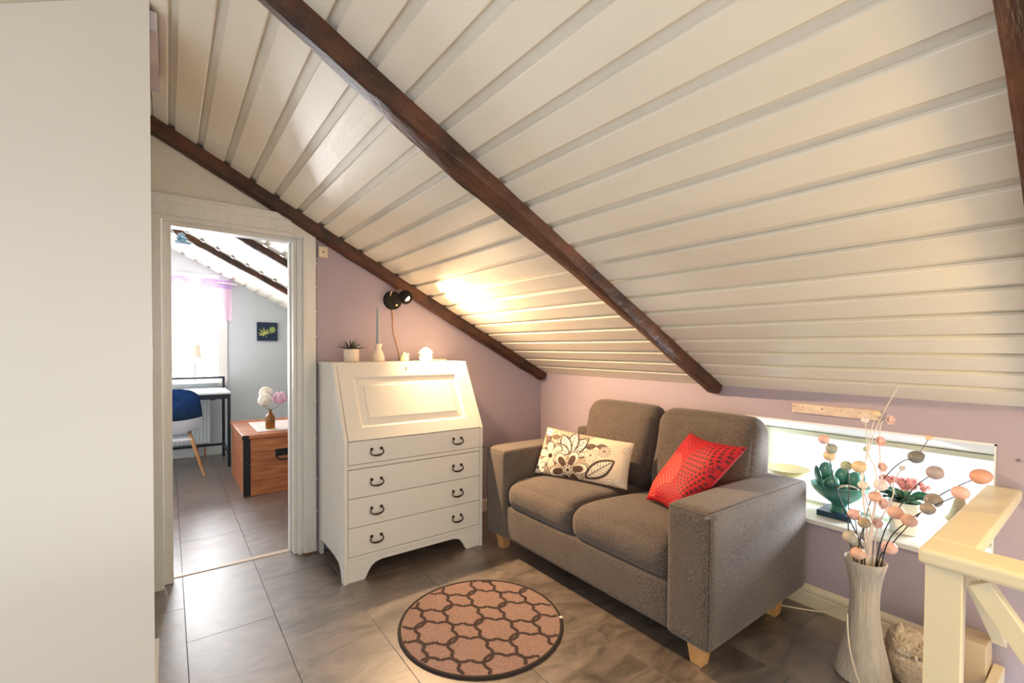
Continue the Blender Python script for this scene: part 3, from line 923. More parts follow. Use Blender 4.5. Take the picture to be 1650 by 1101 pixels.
def seat_def(ya, yb):
    def df(p):
        if p.z > 0.38:
            p.z += -0.035 * max(0.0, (p.x - 1.80) / 0.5)
        if p.x < 1.72:
            t = max(0.0, min(1.0, (p.z - 0.27) / 0.19))
            p.x += -0.030 * math.sin(t * PI) + 0.010 * (1 - t)
        return p
    return df
for (ya, yb) in ((YI0 + 0.001, YM - 0.001), (YM + 0.001, YI1 - 0.001)):
    obj('seat_cushion', rbox((SX0 + 0.030, ya, 0.272), (2.36, yb, 0.455), 0.060, 18, (0.004, 0.0, 0.026), seat_def(ya, yb)), M_sofa, sofa, smooth='all')
def back_def(p):
    t = (p.z - 0.40) / 0.50
    front = max(0.0, min(1.0, (2.46 - p.x) / 0.2))
    p.x += 0.115 * (t - 0.9) * front * 1.0
    p.x -= 0.030 * front * math.exp(-((t - 0.32) / 0.2) ** 2)
    return p
for (ya, yb) in ((YI0 - 0.03, YM - 0.022), (YM - 0.020, YI1 + 0.002)):
    b = obj('back_cushion', rbox((2.300, ya, 0.400), (2.500, yb, 0.905), 0.085, 18, (0.018, 0.0, 0.010), back_def), M_sofa, sofa, smooth='all')
# feet: short tapered blocks
def foot(x, y):
    bm = bmesh.new()
    r = bmesh.ops.create_cube(bm, size=1.0)
    for v in r['verts']:
        s = 0.062 if v.co.z > 0 else 0.040
        v.co = Vector((x + v.co.x * s * 1.25, y + v.co.y * s * 1.25, 0.0005 + (v.co.z + 0.5) * 0.112))
    bmesh.ops.bevel(bm, geom=bm.edges[:], offset=0.003, segments=2, affect='EDGES')
    return bm
for (x, y) in ((SX0 + 0.075, SY0 + 0.085), (SX0 + 0.075, SY1 - 0.085), (SX1 - 0.192, SY0 + 0.07), (SX1 - 0.192, SY1 - 0.07)):
    obj('leg', foot(x, y), M_beech, sofa)

# ================================================================== throw cushions with printed covers
def cushion(name, corners, thick, paint, nu, nv, m, label, pinch=0.05, wrinkle=0.004, seed=0.0):
    """corners TL, TR, BR, BL (world); paint(u,v) -> rgb array, u right, v up, both 0..1 on the front"""
    TLc, TRc, BRc, BLc = [np.array(c) for c in corners]
    ex = (TRc - TLc + BRc - BLc) / 2; ey = (TLc - BLc + TRc - BRc) / 2
    nrm = np.cross(ex, ey); nrm /= np.linalg.norm(nrm)
    if nrm[0] > 0: nrm = -nrm
    u, v = np.meshgrid(np.linspace(0, 1, nu + 1), np.linspace(0, 1, nv + 1), indexing='ij')
    a = 2 * u - 1; b = 2 * v - 1
    uu = 0.5 + 0.5 * a * (1 - pinch * (1 - b ** 2)); vv = 0.5 + 0.5 * b * (1 - pinch * 1.6 * (1 - a ** 2))
    base = (uu * vv)[..., None] * TRc + (uu * (1 - vv))[..., None] * BRc + ((1 - uu) * vv)[..., None] * TLc + ((1 - uu) * (1 - vv))[..., None] * BLc
    puff = ((1 - a ** 2).clip(0) * (1 - b ** 2).clip(0)) ** 0.42
    wr = np.zeros_like(a)
    for (kx, ky, ph) in ((5, 9, 1.0), (11, 4, 2.3), (17, 13, 0.7)):
        wr += np.sin(kx * uu + ky * vv + ph + seed + 2 * np.sin(3 * uu + ph)) / kx * 5
    front = base + nrm * (thick * puff + wrinkle * wr * np.minimum(1, puff * 1.5))[..., None]
    back = base - nrm * (thick * 0.8 * puff)[..., None]
    V = np.concatenate([front.reshape(-1, 3), back.reshape(-1, 3)])
    i, j = np.meshgrid(np.arange(nu), np.arange(nv), indexing='ij')
    id0 = (i * (nv + 1) + j).ravel(); n1 = (nu + 1) * (nv + 1)
    Fq = np.stack([id0, id0 + nv + 1, id0 + nv + 2, id0 + 1], 1)
    Fb = Fq[:, ::-1] + n1
    org = V.mean(0); org[2] = V[:, 2].min()
    me = bpy.data.meshes.new(name)
    me.from_pydata((V - org).tolist(), [], np.concatenate([Fq, Fb]).tolist())
    col = paint(u, v).reshape(-1, 3)
    rgba = np.ones((len(V), 4), dtype=np.float32)
    rgba[:n1, :3] = col; rgba[n1:, :3] = paint(np.zeros_like(u) + 0.93, v * 0 + 0.93).reshape(-1, 3)
    at = me.color_attributes.new('print', 'FLOAT_COLOR', 'POINT')
    at.data.foreach_set('color', rgba.ravel())
    bm = bmesh.new(); bm.from_mesh(me)
    bmesh.ops.remove_doubles(bm, verts=bm.verts, dist=1e-4)
    bmesh.ops.recalc_face_normals(bm, faces=bm.faces)
    bm.to_mesh(me); bm.free()
    me.polygons.foreach_set('use_smooth', [True] * len(me.polygons))
    me.materials.append(m)
    o = bpy.data.objects.new(name, me); COL.objects.link(o); o.location = org.tolist()
    return tag(o, label, 'cushion')

def lin(c): return np.array(s2l(c))
def mixc(base, c, mask): return base * (1 - mask[..., None]) + lin(c) * mask[..., None]
def sstep(x, e=0.004): return np.clip(0.5 - x / (2 * e), 0, 1)      # 1 inside (x<0)

ASP = 1.95
def floral(u, v):
    x = u * ASP; y = v
    C = np.zeros(u.shape + (3,)) + lin((230, 212, 188))
    INK = (56, 40, 36); MID = (128, 104, 92); PALE = (246, 236, 220)
    # patterned left two thirds: dark ground with speckles
    left = sstep(x - (1.10 + 0.10 * np.sin(y * 7)), 0.03)
    sp = (np.sin(x * 95 + 3 * np.sin(y * 31)) * np.sin(y * 88 + 2 * np.sin(x * 27)))
    C = mixc(C, MID, left * (0.35 + 0.6 * np.clip(sp * 2.2 - 0.1, 0, 1)))
    def petals(C, cx, cy, R, n, rot, fill, ink, w=0.34, vein=True, core=0.16):
        dx, dy = x - cx, y - cy
        r = np.hypot(dx, dy) / R; th = np.arctan2(dy, dx) - rot
        k = np.abs(((th * n / (2 * PI)) % 1) - 0.5) * 2          # 0 mid-petal
        shape = r - (0.30 + 0.70 * np.sqrt(np.clip(1 - (k / 0.92) ** 2, 0, 1)))
        C = mixc(C, fill, sstep(shape, 0.04))
        C = mixc(C, ink, sstep(np.abs(shape + 0.02) - 0.045, 0.03))
        C = mixc(C, ink, sstep(np.abs(k - 0.96) - 0.05, 0.04) * (r < 0.75) * (r > core))
        if vein:
            vn = np.abs(np.sin(th * n * 1.5)) < 0.14
            C = mixc(C, ink, (vn & (r > core) & (r < 0.78)).astype(float) * 0.7)
        C = mixc(C, ink, sstep(r - core, 0.03))
        return C
    def leaf(C, cx, cy, L, wd, rot, fill, ink, veins=6, outline=0.10):
        dx, dy = x - cx, y - cy
        a = (dx * math.cos(rot) + dy * math.sin(rot)) / L; b = (-dx * math.sin(rot) + dy * math.cos(rot)) / L
        prof = wd * np.sin(np.clip(a, 0, 1) * PI) ** 0.8
        s = np.where((a > 0) & (a < 1), np.abs(b) - prof, 1.0)
        C = mixc(C, fill, sstep(s, 0.02))
        C = mixc(C, ink, sstep(np.abs(s + 0.02) - outline * 0.35, 0.02) * (a > 0) * (a < 1))
        C = mixc(C, ink, sstep(np.abs(b) - 0.012, 0.01) * (a > 0.02) * (a < 0.9) * (s < 0))
        if veins:
            vv_ = np.abs(((a - np.abs(b) * 0.8) * veins * 1.3) % 1 - 0.5) < 0.10
            C = mixc(C, ink, (vv_ & (s < -0.02)).astype(float) * 0.8)
        return C
    for (cx, cy, L, r) in ((0.10, 0.62, 0.22, 1.1), (0.22, 0.80, 0.20, 0.2), (0.20, 0.70, 0.22, 2.4), (0.05, 0.45, 0.2, 0.6), (1.02, 0.72, 0.24, 0.3), (1.25, 0.78, 0.22, 0.15), (1.08, 0.62, 0.2, 0.9)):
        C = leaf(C, cx, cy, L, 0.24, r, MID, INK, 0)
    for r, L in ((0.35, 0.40), (0.95, 0.42), (1.57, 0.42), (2.2, 0.40), (2.8, 0.36)):
        C = leaf(C, 0.74, 0.50, L * 1.25, 0.25, r, PALE, INK, 5)
    C = petals(C, 0.30, 0.40, 0.32, 6, 0.3, (232, 216, 194), INK)
    # big dark-petalled flower with pale rims
    dx, dy = x - 0.76, y - 0.16; r = np.hypot(dx, dy) / 0.44; th = np.arctan2(dy, dx)
    k = np.abs(((th * 6 / (2 * PI) + 0.25) % 1) - 0.5) * 2
    shp = r - (0.25 + 0.75 * np.sqrt(np.clip(1 - (k / 0.8) ** 2, 0, 1)))
    C = mixc(C, (240, 228, 206), sstep(shp - 0.06, 0.04)); C = mixc(C, INK, sstep(np.abs(shp - 0.09) - 0.02, 0.02))
    C = mixc(C, INK, sstep(np.abs(shp + 0.02) - 0.03, 0.02))
    C = mixc(C, (92, 70, 60), sstep(shp + 0.22, 0.03) * (r > 0.25))
    for rr, c in ((0.20, INK), (0.15, PALE), (0.09, INK)):
        C = mixc(C, c, sstep(r - rr, 0.03))
    C = petals(C, 0.05, 0.12, 0.2, 7, 0.1, PALE, INK)
    C = petals(C, 1.44, 0.70, 0.13, 12, 0.0, (214, 196, 176), INK, vein=False)
    C = petals(C, 1.18, 0.56, 0.15, 10, 0.0, (230, 214, 190), MID, vein=False)
    C = leaf(C, 1.14, 0.06, 0.72, 0.23, 0.72, (240, 228, 206), INK, 8)
    C = petals(C, 1.62, 0.08, 0.06, 5, 0.4, PALE, INK, vein=False); C = petals(C, 1.75, 0.10, 0.07, 5, 0.9, PALE, INK, vein=False)
    C = petals(C, 1.86, 0.80, 0.07, 5, 0.0, PALE, INK, vein=False)
    C = petals(C, 0.12, 0.90, 0.10, 8, 0.0, PALE, INK, vein=False)
    return np.clip(C, 0, 1)

def redprint(u, v):
    x, y = u, v
    C = np.zeros(u.shape + (3,)) + lin((174, 10, 32))
    def chrys(C, cx, cy, R, dot, ground, gmix, inner=0.0):
        dx, dy = x - cx, y - cy; r = np.hypot(dx, dy) / R; th = np.arctan2(dy, dx)
        C = mixc(C, ground, sstep(r - 1, 0.02) * gmix)
        nr = 9
        ri = np.floor(r * nr); cnt = np.maximum(6, np.round(ri * 5.0))
        fr = (r * nr) % 1 - 0.5; ft = ((th / (2 * PI) * cnt + 0.5 * (ri % 2)) % 1) - 0.5
        d = np.hypot(fr * 1.0, ft * 1.15) - 0.36
        return mixc(C, dot, sstep(d, 0.06) * (r < 1) * (r > inner) * 0.9)
    C = chrys(C, 0.22, 0.36, 0.34, (226, 112, 88), (196, 26, 42), 0.6)
    C = chrys(C, 0.22, 0.36, 0.09, (120, 24, 26), (206, 50, 50), 0.5)
    C = chrys(C, 0.95, 0.62, 0.42, (74, 30, 30), (196, 30, 42), 0.8)
    C = chrys(C, 0.20, 0.95, 0.30, (112, 26, 30), (206, 30, 44), 0.6)
    C = chrys(C, 0.62, -0.02, 0.30, (78, 28, 30), (204, 30, 40), 0.7)
    return np.clip(C, 0, 1)

cushion('throw_cushion', [(1.935, 2.205, 0.757), (2.150, 1.690, 0.712), (2.060, 1.665, 0.464), (1.835, 2.210, 0.478)], 0.060, floral, 250, 140,
        vcol_mat('printed_cotton', 0.75), 'cream cushion printed with brown flowers and leaves on the sofa', 0.03, 0.003, 0.4)
cushion('throw_cushion', [(2.200, 1.365, 0.818), (2.050, 1.000, 0.822), (1.855, 1.205, 0.478), (1.990, 1.485, 0.472)], 0.075, redprint, 190, 190,
        vcol_mat('printed_satin', 0.62, 0.08, 300, 0.35), 'bright red cushion with dotted blossom print against the sofa arm', 0.07, 0.006, 2.0)

# ================================================================== round rug
RC = Vector((1.140, 1.745, 0)); RR = 0.366
rug = thing('round_rug', 'small round brown rug with a dark trellis pattern', 'rug', (RC.x, RC.y, 0))
M_rug = mat('mottled_brown_pile', (158, 122, 108), 0.95, rgb2=(120, 92, 84), scale=160, bump=0.5, bscale=300, detail=2, sheen=0.3)
M_rugd = mat('dark_brown_pile', (62, 46, 44), 0.95, var=0.2, scale=200, bump=0.5, bscale=300)
bm = bmesh.new(); lathe(bm, [(0, 0.0005), (RR, 0.0005), (RR, 0.009), (0, 0.009)], RC, 96)
obj('pile', bm, M_rug, rug)
bm = bmesh.new()
lathe(bm, [(RR - 0.008, 0.0008), (RR + 0.003, 0.0008), (RR + 0.006, 0.005), (RR + 0.003, 0.0105), (RR - 0.006, 0.0112), (RR - 0.008, 0.009)], RC, 96)
obj('binding', bm, mat('dark_binding', (44, 34, 32), 0.9, var=0.15, scale=100), rug, smooth=True)
obj('care_label', box(RC.x + 0.300, RC.x + 0.316, RC.y - 0.207, RC.y - 0.192, 0.0112, 0.0125), M_white, rug)
va = Vector((0.165, 0.0485)); vb = Vector((0.062, -0.182)); o0 = Vector((1.126, 1.742))
bm = bmesh.new()
LIFT = [0.0]
def ribbon(pts, w):
    LIFT[0] = (LIFT[0] + 0.00013) % 0.0008
    inside = [((p - Vector((RC.x, RC.y))).length < RR - 0.010) for p in pts]
    prev = None
    for i, p in enumerate(pts):
        d = (pts[min(i + 1, len(pts) - 1)] - pts[max(i - 1, 0)])
        if d.length < 1e-9: continue
        d.normalize(); nn = Vector((-d.y, d.x)) * w
        cur = None
        if inside[i]:
            cur = (bm.verts.new((p.x + nn.x, p.y + nn.y, 0.0098 + LIFT[0])), bm.verts.new((p.x - nn.x, p.y - nn.y, 0.0098 + LIFT[0])))
            if prev: bm.faces.new((prev[0], cur[0], cur[1], prev[1]))
        prev = cur
def lat(a, b): return o0 + va * a + vb * b
ua, ub = va.normalized(), vb.normalized()
def quatrefoil(c):
    """outline of four overlapping circles: lobes towards the four crossings of the trellis"""
    lobes = [(c + ub * 0.0560, 0.0500), (c + ua * 0.0440, 0.0435), (c - ub * 0.0560, 0.0500), (c - ua * 0.0440, 0.0440)]
    for k, (o_, r_) in enumerate(lobes):
        run = []
        base_a = math.atan2((o_ - c).y, (o_ - c).x)
        for i in range(61):
            t = base_a - PI + 2 * PI * i / 60
            p = o_ + Vector((math.cos(t), math.sin(t))) * r_
            hid = (p - c).length < 0.02 or any((p - o2).length < r2_ - 0.0004 for j, (o2, r2_) in enumerate(lobes) if j != k)
            if hid:
                if len(run) > 1: ribbon(run, 0.0072)
                run = []
            else: run.append(p)
        if len(run) > 1: ribbon(run, 0.0072)
for i in range(-4, 5):
    for j in range(-4, 5):
        c_ = lat(i, j + 0.5)
        if (c_ - Vector((RC.x, RC.y))).length < RR + 0.12: quatrefoil(c_)
obj('trellis_pattern', bm, M_rugd, rug)

# ================================================================== stair railing
M_rail = mat('cream_gloss_railing', (236, 224, 190), 0.32, var=0.02, scale=5, bump=0.04, bscale=30)
rl = thing('stair_railing', 'cream painted stair railing with wide top rail and diagonal braces', 'railing', (1.60, 0.27, 0.0))
obj('post', box(1.563, 1.608, 0.231, 0.302, 0.0005, 0.704, 0.003), M_rail, rl)
obj('top_rail', box(1.552, 1.668, -1.20, 0.315, 0.704, 0.745, 0.010, 3), M_rail, rl)
obj('top_rail', box(1.6685, W - 0.004, 0.220, 0.315, 0.704, 0.745, 0.010, 3), M_rail, rl)
def brace(p0, p1, w, y_or_x, lo, hi, axis):
    """flat board from p0 to p1 in a vertical plane; axis 'x' = plane of constant x"""
    d = (Vector(p1) - Vector(p0)).normalized(); nn = Vector((-d.y, d.x)) * w / 2
    pts = [Vector(p0) + nn, Vector(p1) + nn, Vector(p1) - nn, Vector(p0) - nn]
    return prism(bmesh.new(), [(p.x, p.y) for p in pts], axis, lo, hi, 0.002)
obj('brace', brace((0.205, 0.69), (-0.20, 0.06), 0.042, 0, 1.566, 1.604, 'x'), M_rail, rl)
obj('brace', brace((1.77, 0.69), (2.49, 0.17), 0.034, 0, 0.245, 0.283, 'y'), M_rail, rl)
obj('post', box(1.563, 1.608, -0.28, -0.21, 0.0005, 0.704, 0.003), M_rail, rl)
obj('bottom_rail', box(1.570, 1.600, -0.21, 0.231, 0.02, 0.075, 0.003), M_rail, rl)
obj('bottom_rail', box(1.608, W - 0.022, 0.250, 0.280, 0.02, 0.075, 0.003), M_rail, rl)
# boxed ledge of the stairwell seen through the railing
tag(obj('trim_2', box(2.38, W - 0.023, 0.284, 0.365, 0.0005, 0.178, 0.004), mat('tan_stair_paint', (214, 190, 158), 0.5, var=0.03)),
    'tan boxed-in corner at the foot of the knee wall behind the railing', 'boxing', kind='structure')

# ================================================================== tall vase and decorative branches
VC = Vector((2.135, 0.585, 0))
vs = thing('floor_vase', 'tall waisted pale grey-beige vase with fine vertical grooves', 'vase', VC)
M_vase = mat('grooved_grey_ceramic', (208, 197, 180), 0.6, rgb2=(182, 171, 156), scale=14, stretch=(4, 4, 0.12), bump=0.5, bscale=40)
gro = lambda a, z, r: r * (1 + 0.006 * math.sin(a * 46 + 3 * math.sin(z * 9)))
prof = [(0, 0.001), (0.086, 0.001), (0.0905, 0.006), (0.086, 0.04), (0.074, 0.095), (0.060, 0.16), (0.051, 0.22), (0.0465, 0.28), (0.047, 0.33), (0.053, 0.385), (0.061, 0.425), (0.0675, 0.452),
        (0.0655, 0.456), (0.0625, 0.452), (0.056, 0.42), (0.047, 0.38), (0.041, 0.30), (0.043, 0.22), (0, 0.20)]
bm = bmesh.new(); lathe(bm, prof, VC, 128, gro)
obj('body', bm, M_vase, vs, smooth=True)

M_stemb = mat('black_wire', (34, 32, 34), 0.5, var=0.1)
M_stemw = mat('white_twig', (222, 210, 198), 0.6, var=0.06, scale=30)
EC = {'pk': (236, 190, 182), 'pe': (228, 184, 166), 'or': (222, 166, 146), 'gg': (166, 172, 160), 'gr': (178, 190, 158), 'ye': (232, 206, 168),
      'be': (198, 188, 172), 'ta': (182, 160, 132), 'gy': (164, 152, 142), 'dg': (128, 126, 124), 'li': (176, 162, 168), 'wh': (238, 226, 222)}
EN = {'pk': 'pink', 'pe': 'peach', 'or': 'orange-pink', 'gg': 'grey-green', 'gr': 'green', 'ye': 'pale yellow', 'be': 'beige', 'ta': 'tan', 'gy': 'grey', 'dg': 'dark grey', 'li': 'lilac-grey', 'wh': 'white'}
def egg_bm(c, r, tilt):
    bm = bmesh.new()
    ellipsoid(bm, c, r * 1.14, r * 1.0, r * 0.92, rot=Matrix.Rotation(tilt, 3, 'Y') @ Matrix.Rotation(tilt * 2, 3, 'Z'), u=20, v=14,
              fun=lambda p: Vector((p.x, p.y * (1 - 0.10 * p.x), p.z * (1 - 0.10 * p.x))))
    return bm
def blossom_bm(c, r, face=(-0.6, -0.75, 0.3)):
    """open paper blossom: two rings of cupped petals and a pale heart"""
    bm = bmesh.new()
    qn = Vector(face).normalized().to_track_quat('Z', 'Y').to_matrix()
    for ring, (cnt, rr, up) in enumerate(((6, 1.0, 0.28), (5, 0.62, 0.75))):
        for i in range(cnt):
            a = 2 * PI * (i + 0.5 * ring) / cnt
            R3 = Matrix.Rotation(a, 3, 'Z')
            def f(u, v, rr=rr, up=up):
                s = u * rr; wd = 0.50 * rr * math.sin(min(1, u * 0.86 + 0.10) * PI) ** 0.6
                w = (v - 0.5) * 2
                return Vector(c) + qn @ (R3 @ Vector((s * r, w * wd * r, (up * u * u + 0.16 * w * w * u) * r)))
            grid_mesh(bm, f, 4, 4)
    return bm
ST = {
 'blk1': [(2.1089, 0.5997, 0.206), (2.0945, 0.5767, 0.47), (2.0038, 0.6316, 0.7021), (1.9507, 0.6481, 0.8501), (1.9372, 0.6386, 0.8958), (1.9238, 0.6593, 0.9281)],
 'blk2': [(2.1258, 0.5669, 0.206), (2.0935, 0.6093, 0.46), (2.0474, 0.6116, 0.5392), (2.0661, 0.6223, 0.6045), (2.0885, 0.6293, 0.7579), (2.0951, 0.6415, 0.8089)],
 'blk3': [(2.1386, 0.6043, 0.206), (2.1206, 0.6075, 0.455), (2.0988, 0.6044, 0.5235), (2.0656, 0.5956, 0.5825), (2.0556, 0.6004, 0.6404)],
 'blk4': [(2.1095, 0.5848, 0.206), (2.0861, 0.5832, 0.465), (2.0557, 0.5861, 0.499), (2.034, 0.5733, 0.5688), (2.0368, 0.563, 0.6241)],
 'blk5': [(2.1322, 0.5701, 0.206), (2.1574, 0.5559, 0.452), (2.119, 0.5249, 0.5847), (2.1052, 0.4904, 0.6686), (2.1079, 0.4406, 0.772), (2.1376, 0.3921, 0.8309)],
 'blk6': [(2.145, 0.5684, 0.206), (2.1409, 0.5354, 0.462), (2.0786, 0.4957, 0.5846), (2.0758, 0.4464, 0.6596), (2.089, 0.3995, 0.7122), (2.1173, 0.325, 0.7753)],
 'blk7': [(2.1381, 0.5726, 0.206), (2.1747, 0.5546, 0.448), (2.1778, 0.5234, 0.5103), (2.18, 0.4904, 0.5749), (2.2318, 0.4114, 0.7109), (2.2674, 0.3628, 0.7624), (2.2794, 0.2977, 0.8158)],
 'blk8': [(2.1315, 0.5851, 0.206), (2.1449, 0.5976, 0.46), (2.1801, 0.6044, 0.5563), (2.2297, 0.5943, 0.6721), (2.3083, 0.5663, 0.7581), (2.3566, 0.5302, 0.8125), (2.4031, 0.4976, 0.8299), (2.4418, 0.4691, 0.9073)],
 'wht1': [(2.1321, 0.5769, 0.206), (2.1235, 0.5803, 0.46), (2.1003, 0.5724, 0.5776), (2.0919, 0.5832, 0.6824), (2.0953, 0.5934, 0.7862), (2.0812, 0.5948, 0.8179)],
 'wht2': [(2.1115, 0.5771, 0.206), (2.1087, 0.5697, 0.46), (2.1212, 0.5677, 0.5856), (2.1443, 0.5596, 0.7037), (2.1652, 0.567, 0.7959), (2.1624, 0.591, 0.8596), (2.183, 0.5888, 0.9411), (2.1955, 0.5769, 1.0103)],
 'wht3': [(2.1394, 0.583, 0.206), (2.15, 0.591, 0.443), (2.1777, 0.5791, 0.5801), (2.176, 0.6062, 0.7094), (2.1707, 0.6116, 0.7688), (2.2045, 0.604, 0.8392), (2.2178, 0.5898, 0.9253), (2.2587, 0.5706, 1.0097), (2.2942, 0.5532, 1.0724), (2.3063, 0.5356, 1.1184)],
 'wht4': [(2.1597, 0.5853, 0.206), (2.141, 0.56, 0.457), (2.1058, 0.5416, 0.5981), (2.1556, 0.5116, 0.7124), (2.1693, 0.5128, 0.7668), (2.1961, 0.4945, 0.8159)],
 'wht5': [(2.115, 0.5654, 0.206), (2.1454, 0.5729, 0.448), (2.1813, 0.5706, 0.6476), (2.2174, 0.563, 0.7338), (2.1938, 0.559, 0.8076), (2.218, 0.5716, 0.89), (2.233, 0.571, 0.97), (2.2457, 0.5509, 0.9837)],
 'wht6': [(2.1204, 0.5874, 0.206), (2.1269, 0.5877, 0.457), (2.1341, 0.584, 0.5787), (2.1252, 0.5956, 0.7391), (2.1594, 0.5946, 0.8853), (2.1695, 0.6051, 0.9847)],}
EG = [
 ('blk1', (1.9238, 0.6593, 0.9281), 0.0181, 'pk'),
 ('blk1', (1.9372, 0.6386, 0.8958), 0.0193, 'gg'),
 ('blk1', (1.9507, 0.6491, 0.8661), 0.0193, 'ye'),
 ('blk2', (2.0951, 0.6415, 0.8089), 0.0191, 'gr'),
 ('blk2', (2.0424, 0.6096, 0.5552), 0.0232, 'be'),
 ('blk3', (2.0556, 0.6004, 0.6404), 0.0209, 'pk'),
 ('blk3', (2.0988, 0.6044, 0.5235), 0.023, 'gg'),
 ('blk4', (2.0368, 0.563, 0.6241), 0.0194, 'ta'),
 ('blk4', (2.0557, 0.5861, 0.499), 0.0235, 'pe'),
 ('blk7', (2.1778, 0.5234, 0.5103), 0.0255, 'pk'),
 ('blk5', (2.1052, 0.4904, 0.6686), 0.0246, 'pe'),
 ('blk6', (2.0758, 0.4464, 0.6596), 0.0229, 'pe'),
 ('blk7', (2.2318, 0.4114, 0.7109), 0.0261, 'gy'),
 ('blk6', (2.089, 0.3995, 0.7122), 0.0213, 'gy'),
 ('blk6', (2.1173, 0.325, 0.7813), 0.0239, 'pk'),
 ('blk7', (2.2794, 0.2977, 0.8158), 0.0273, 'or'),
 ('blk5', (2.1376, 0.3921, 0.8309), 0.0248, 'li'),
 ('blk8', (2.4031, 0.4976, 0.8299), 0.0262, 'dg'),
 ('blk8', (2.4418, 0.4691, 0.9073), 0.0112, 'ye'),
 ('wht4', (2.1961, 0.4945, 0.8159), 0.0093, 'wh'),
 ('wht2', (2.1955, 0.5769, 1.0103), 0.0144, 'ye'),
 ('wht6', (2.1695, 0.6051, 0.9847), 0.0121, 'wh'),
 ('wht3', (2.1985, 0.608, 0.8672), 0.0097, 'gr'),
 ('wht1', (2.0812, 0.5948, 0.8179), 0.0235, 'ye'),
 ('wht6', (2.1242, 0.5956, 0.7391), 0.0166, 'wh'),
 ('wht2', (2.1423, 0.5606, 0.7017), 0.0201, 'pe'),
 ('wht5', (2.2174, 0.563, 0.7338), 0.0242, 'wh'),]
FL = [('wht5', (2.2457, 0.5489, 0.9837), 0.0193), ('wht5', (2.213, 0.5706, 0.901), 0.0217), ('wht2', (2.1513, 0.5416, 0.6777), 0.0223), ('wht4', (2.0958, 0.5446, 0.6151), 0.0208), ('wht5', (2.1888, 0.557, 0.8076), 0.0191)]
SLAB = {'blk1': 'dark wire stem bent over and topped by pink, grey-green and yellow eggs', 'blk2': 'upright dark wire stem with green egg on top',
        'blk3': 'short dark wire stem tipped with one small pink egg', 'blk4': 'short dark wire stem tipped with one tan egg',
        'blk5': 'dark wire stem leaning out, peach egg midway and lilac-grey egg at its tip', 'blk6': 'low dark wire stem leaning over the railing with pink egg at its tip',
        'blk7': 'long dark wire stem reaching over the railing to an orange-pink egg', 'blk8': 'dark wire stem arching to a dark grey egg in front of the window',
        'wht1': 'white twig carrying one large pale yellow egg', 'wht2': 'tall white twig with peach egg, pink blossom and yellow bud on top',
        'wht3': 'tallest white twig with bare tip and small green bud', 'wht4': 'white twig with pink blossom and a tiny white bud on top',
        'wht5': 'white twig with white egg and four pink paper blossoms', 'wht6': 'white twig with two white buds'}
M_bloss = mat('pink_paper', (244, 222, 214), 0.7, rgb2=(234, 190, 184), scale=60)
stems = {}
for k_, pts in ST.items():
    w = k_.startswith('wht')
    fixed = []
    for p_ in pts:
        lim = 0.032 if p_[2] < 0.3 else (0.052 if p_[2] < 0.48 else 9)
        d_ = Vector((p_[0] - VC.x, p_[1] - VC.y))
        if d_.length > lim: d_ *= lim / d_.length
        fixed.append((VC.x + d_.x, VC.y + d_.y, p_[2]) if lim < 9 else p_)
    pts = fixed
    t = thing('decorative_branch', SLAB[k_], 'branch', pts[0], 'egg branches in the floor vase')
    bm = bmesh.new()
    r0 = 0.0027 if w else 0.0022
    tube(bm, pts, (lambda tt, r0=r0: r0 * (1.15 - 0.55 * tt)), 7)
    obj('stem', bm, M_stemw if w else M_stemb, t, smooth=True)
    stems[k_] = t
for i, (k_, c, r, cc) in enumerate(EG):
    bm = egg_bm(c, r, random.uniform(-0.5, 0.5))
    e = obj('egg' if r > 0.015 else 'bud', bm, mat('egg_' + EN[cc].replace(' ', '_'), EC[cc], 0.42, var=0.04, scale=40), stems[k_], smooth=True, origin=c)
    e['label'] = EN[cc] + (' egg' if r > 0.015 else ' bud')
for k_, c, r in FL:
    o = obj('blossom', blossom_bm(c, r), M_bloss, stems[k_], smooth=True, origin=c)
    o['label'] = 'pink paper blossom'

# ================================================================== owl, cords
ow = thing('owl_figurine', 'rough cream stone owl sitting by the railing post', 'figurine', (2.262, 0.468, 0))
OC = Vector((2.262, 0.468, 0))
M_owl = mat('rough_cream_stone', (228, 210, 184), 0.85, rgb2=(176, 152, 126), scale=35, bump=0.9, bscale=90)
bm = bmesh.new()
def owl_r(a, z, r):
    f_ = 2 * abs(((a * 9 / (2 * PI) + (0.5 if int(z * 60) % 2 else 0)) % 1) - 0.5)
    return r * (1 + 0.035 * f_)
pr = []
for i in range(27):
    z = 0.002 + 0.196 * i / 26
    t = i / 26
    r = 0.066 * (0.80 + 0.42 * math.sin(PI * (t * 0.95 + 0.02)) ** 0.9) * (1 - 0.12 * math.exp(-((t - 0.60) / 0.06) ** 2))
    if t > 0.86: r *= math.sqrt(max(0.0, 1 - ((t - 0.86) / 0.145) ** 2))
    pr.append((r + (0.0022 if i % 2 else 0), z))
lathe(bm, [(0, 0.001)] + pr + [(0, 0.199)], OC, 72, owl_r)
obj('body', bm, M_owl, ow, smooth=True)
fdir = Vector((-0.86, -0.30, 0)).normalized(); sdir = Vector((-fdir.y, fdir.x, 0))
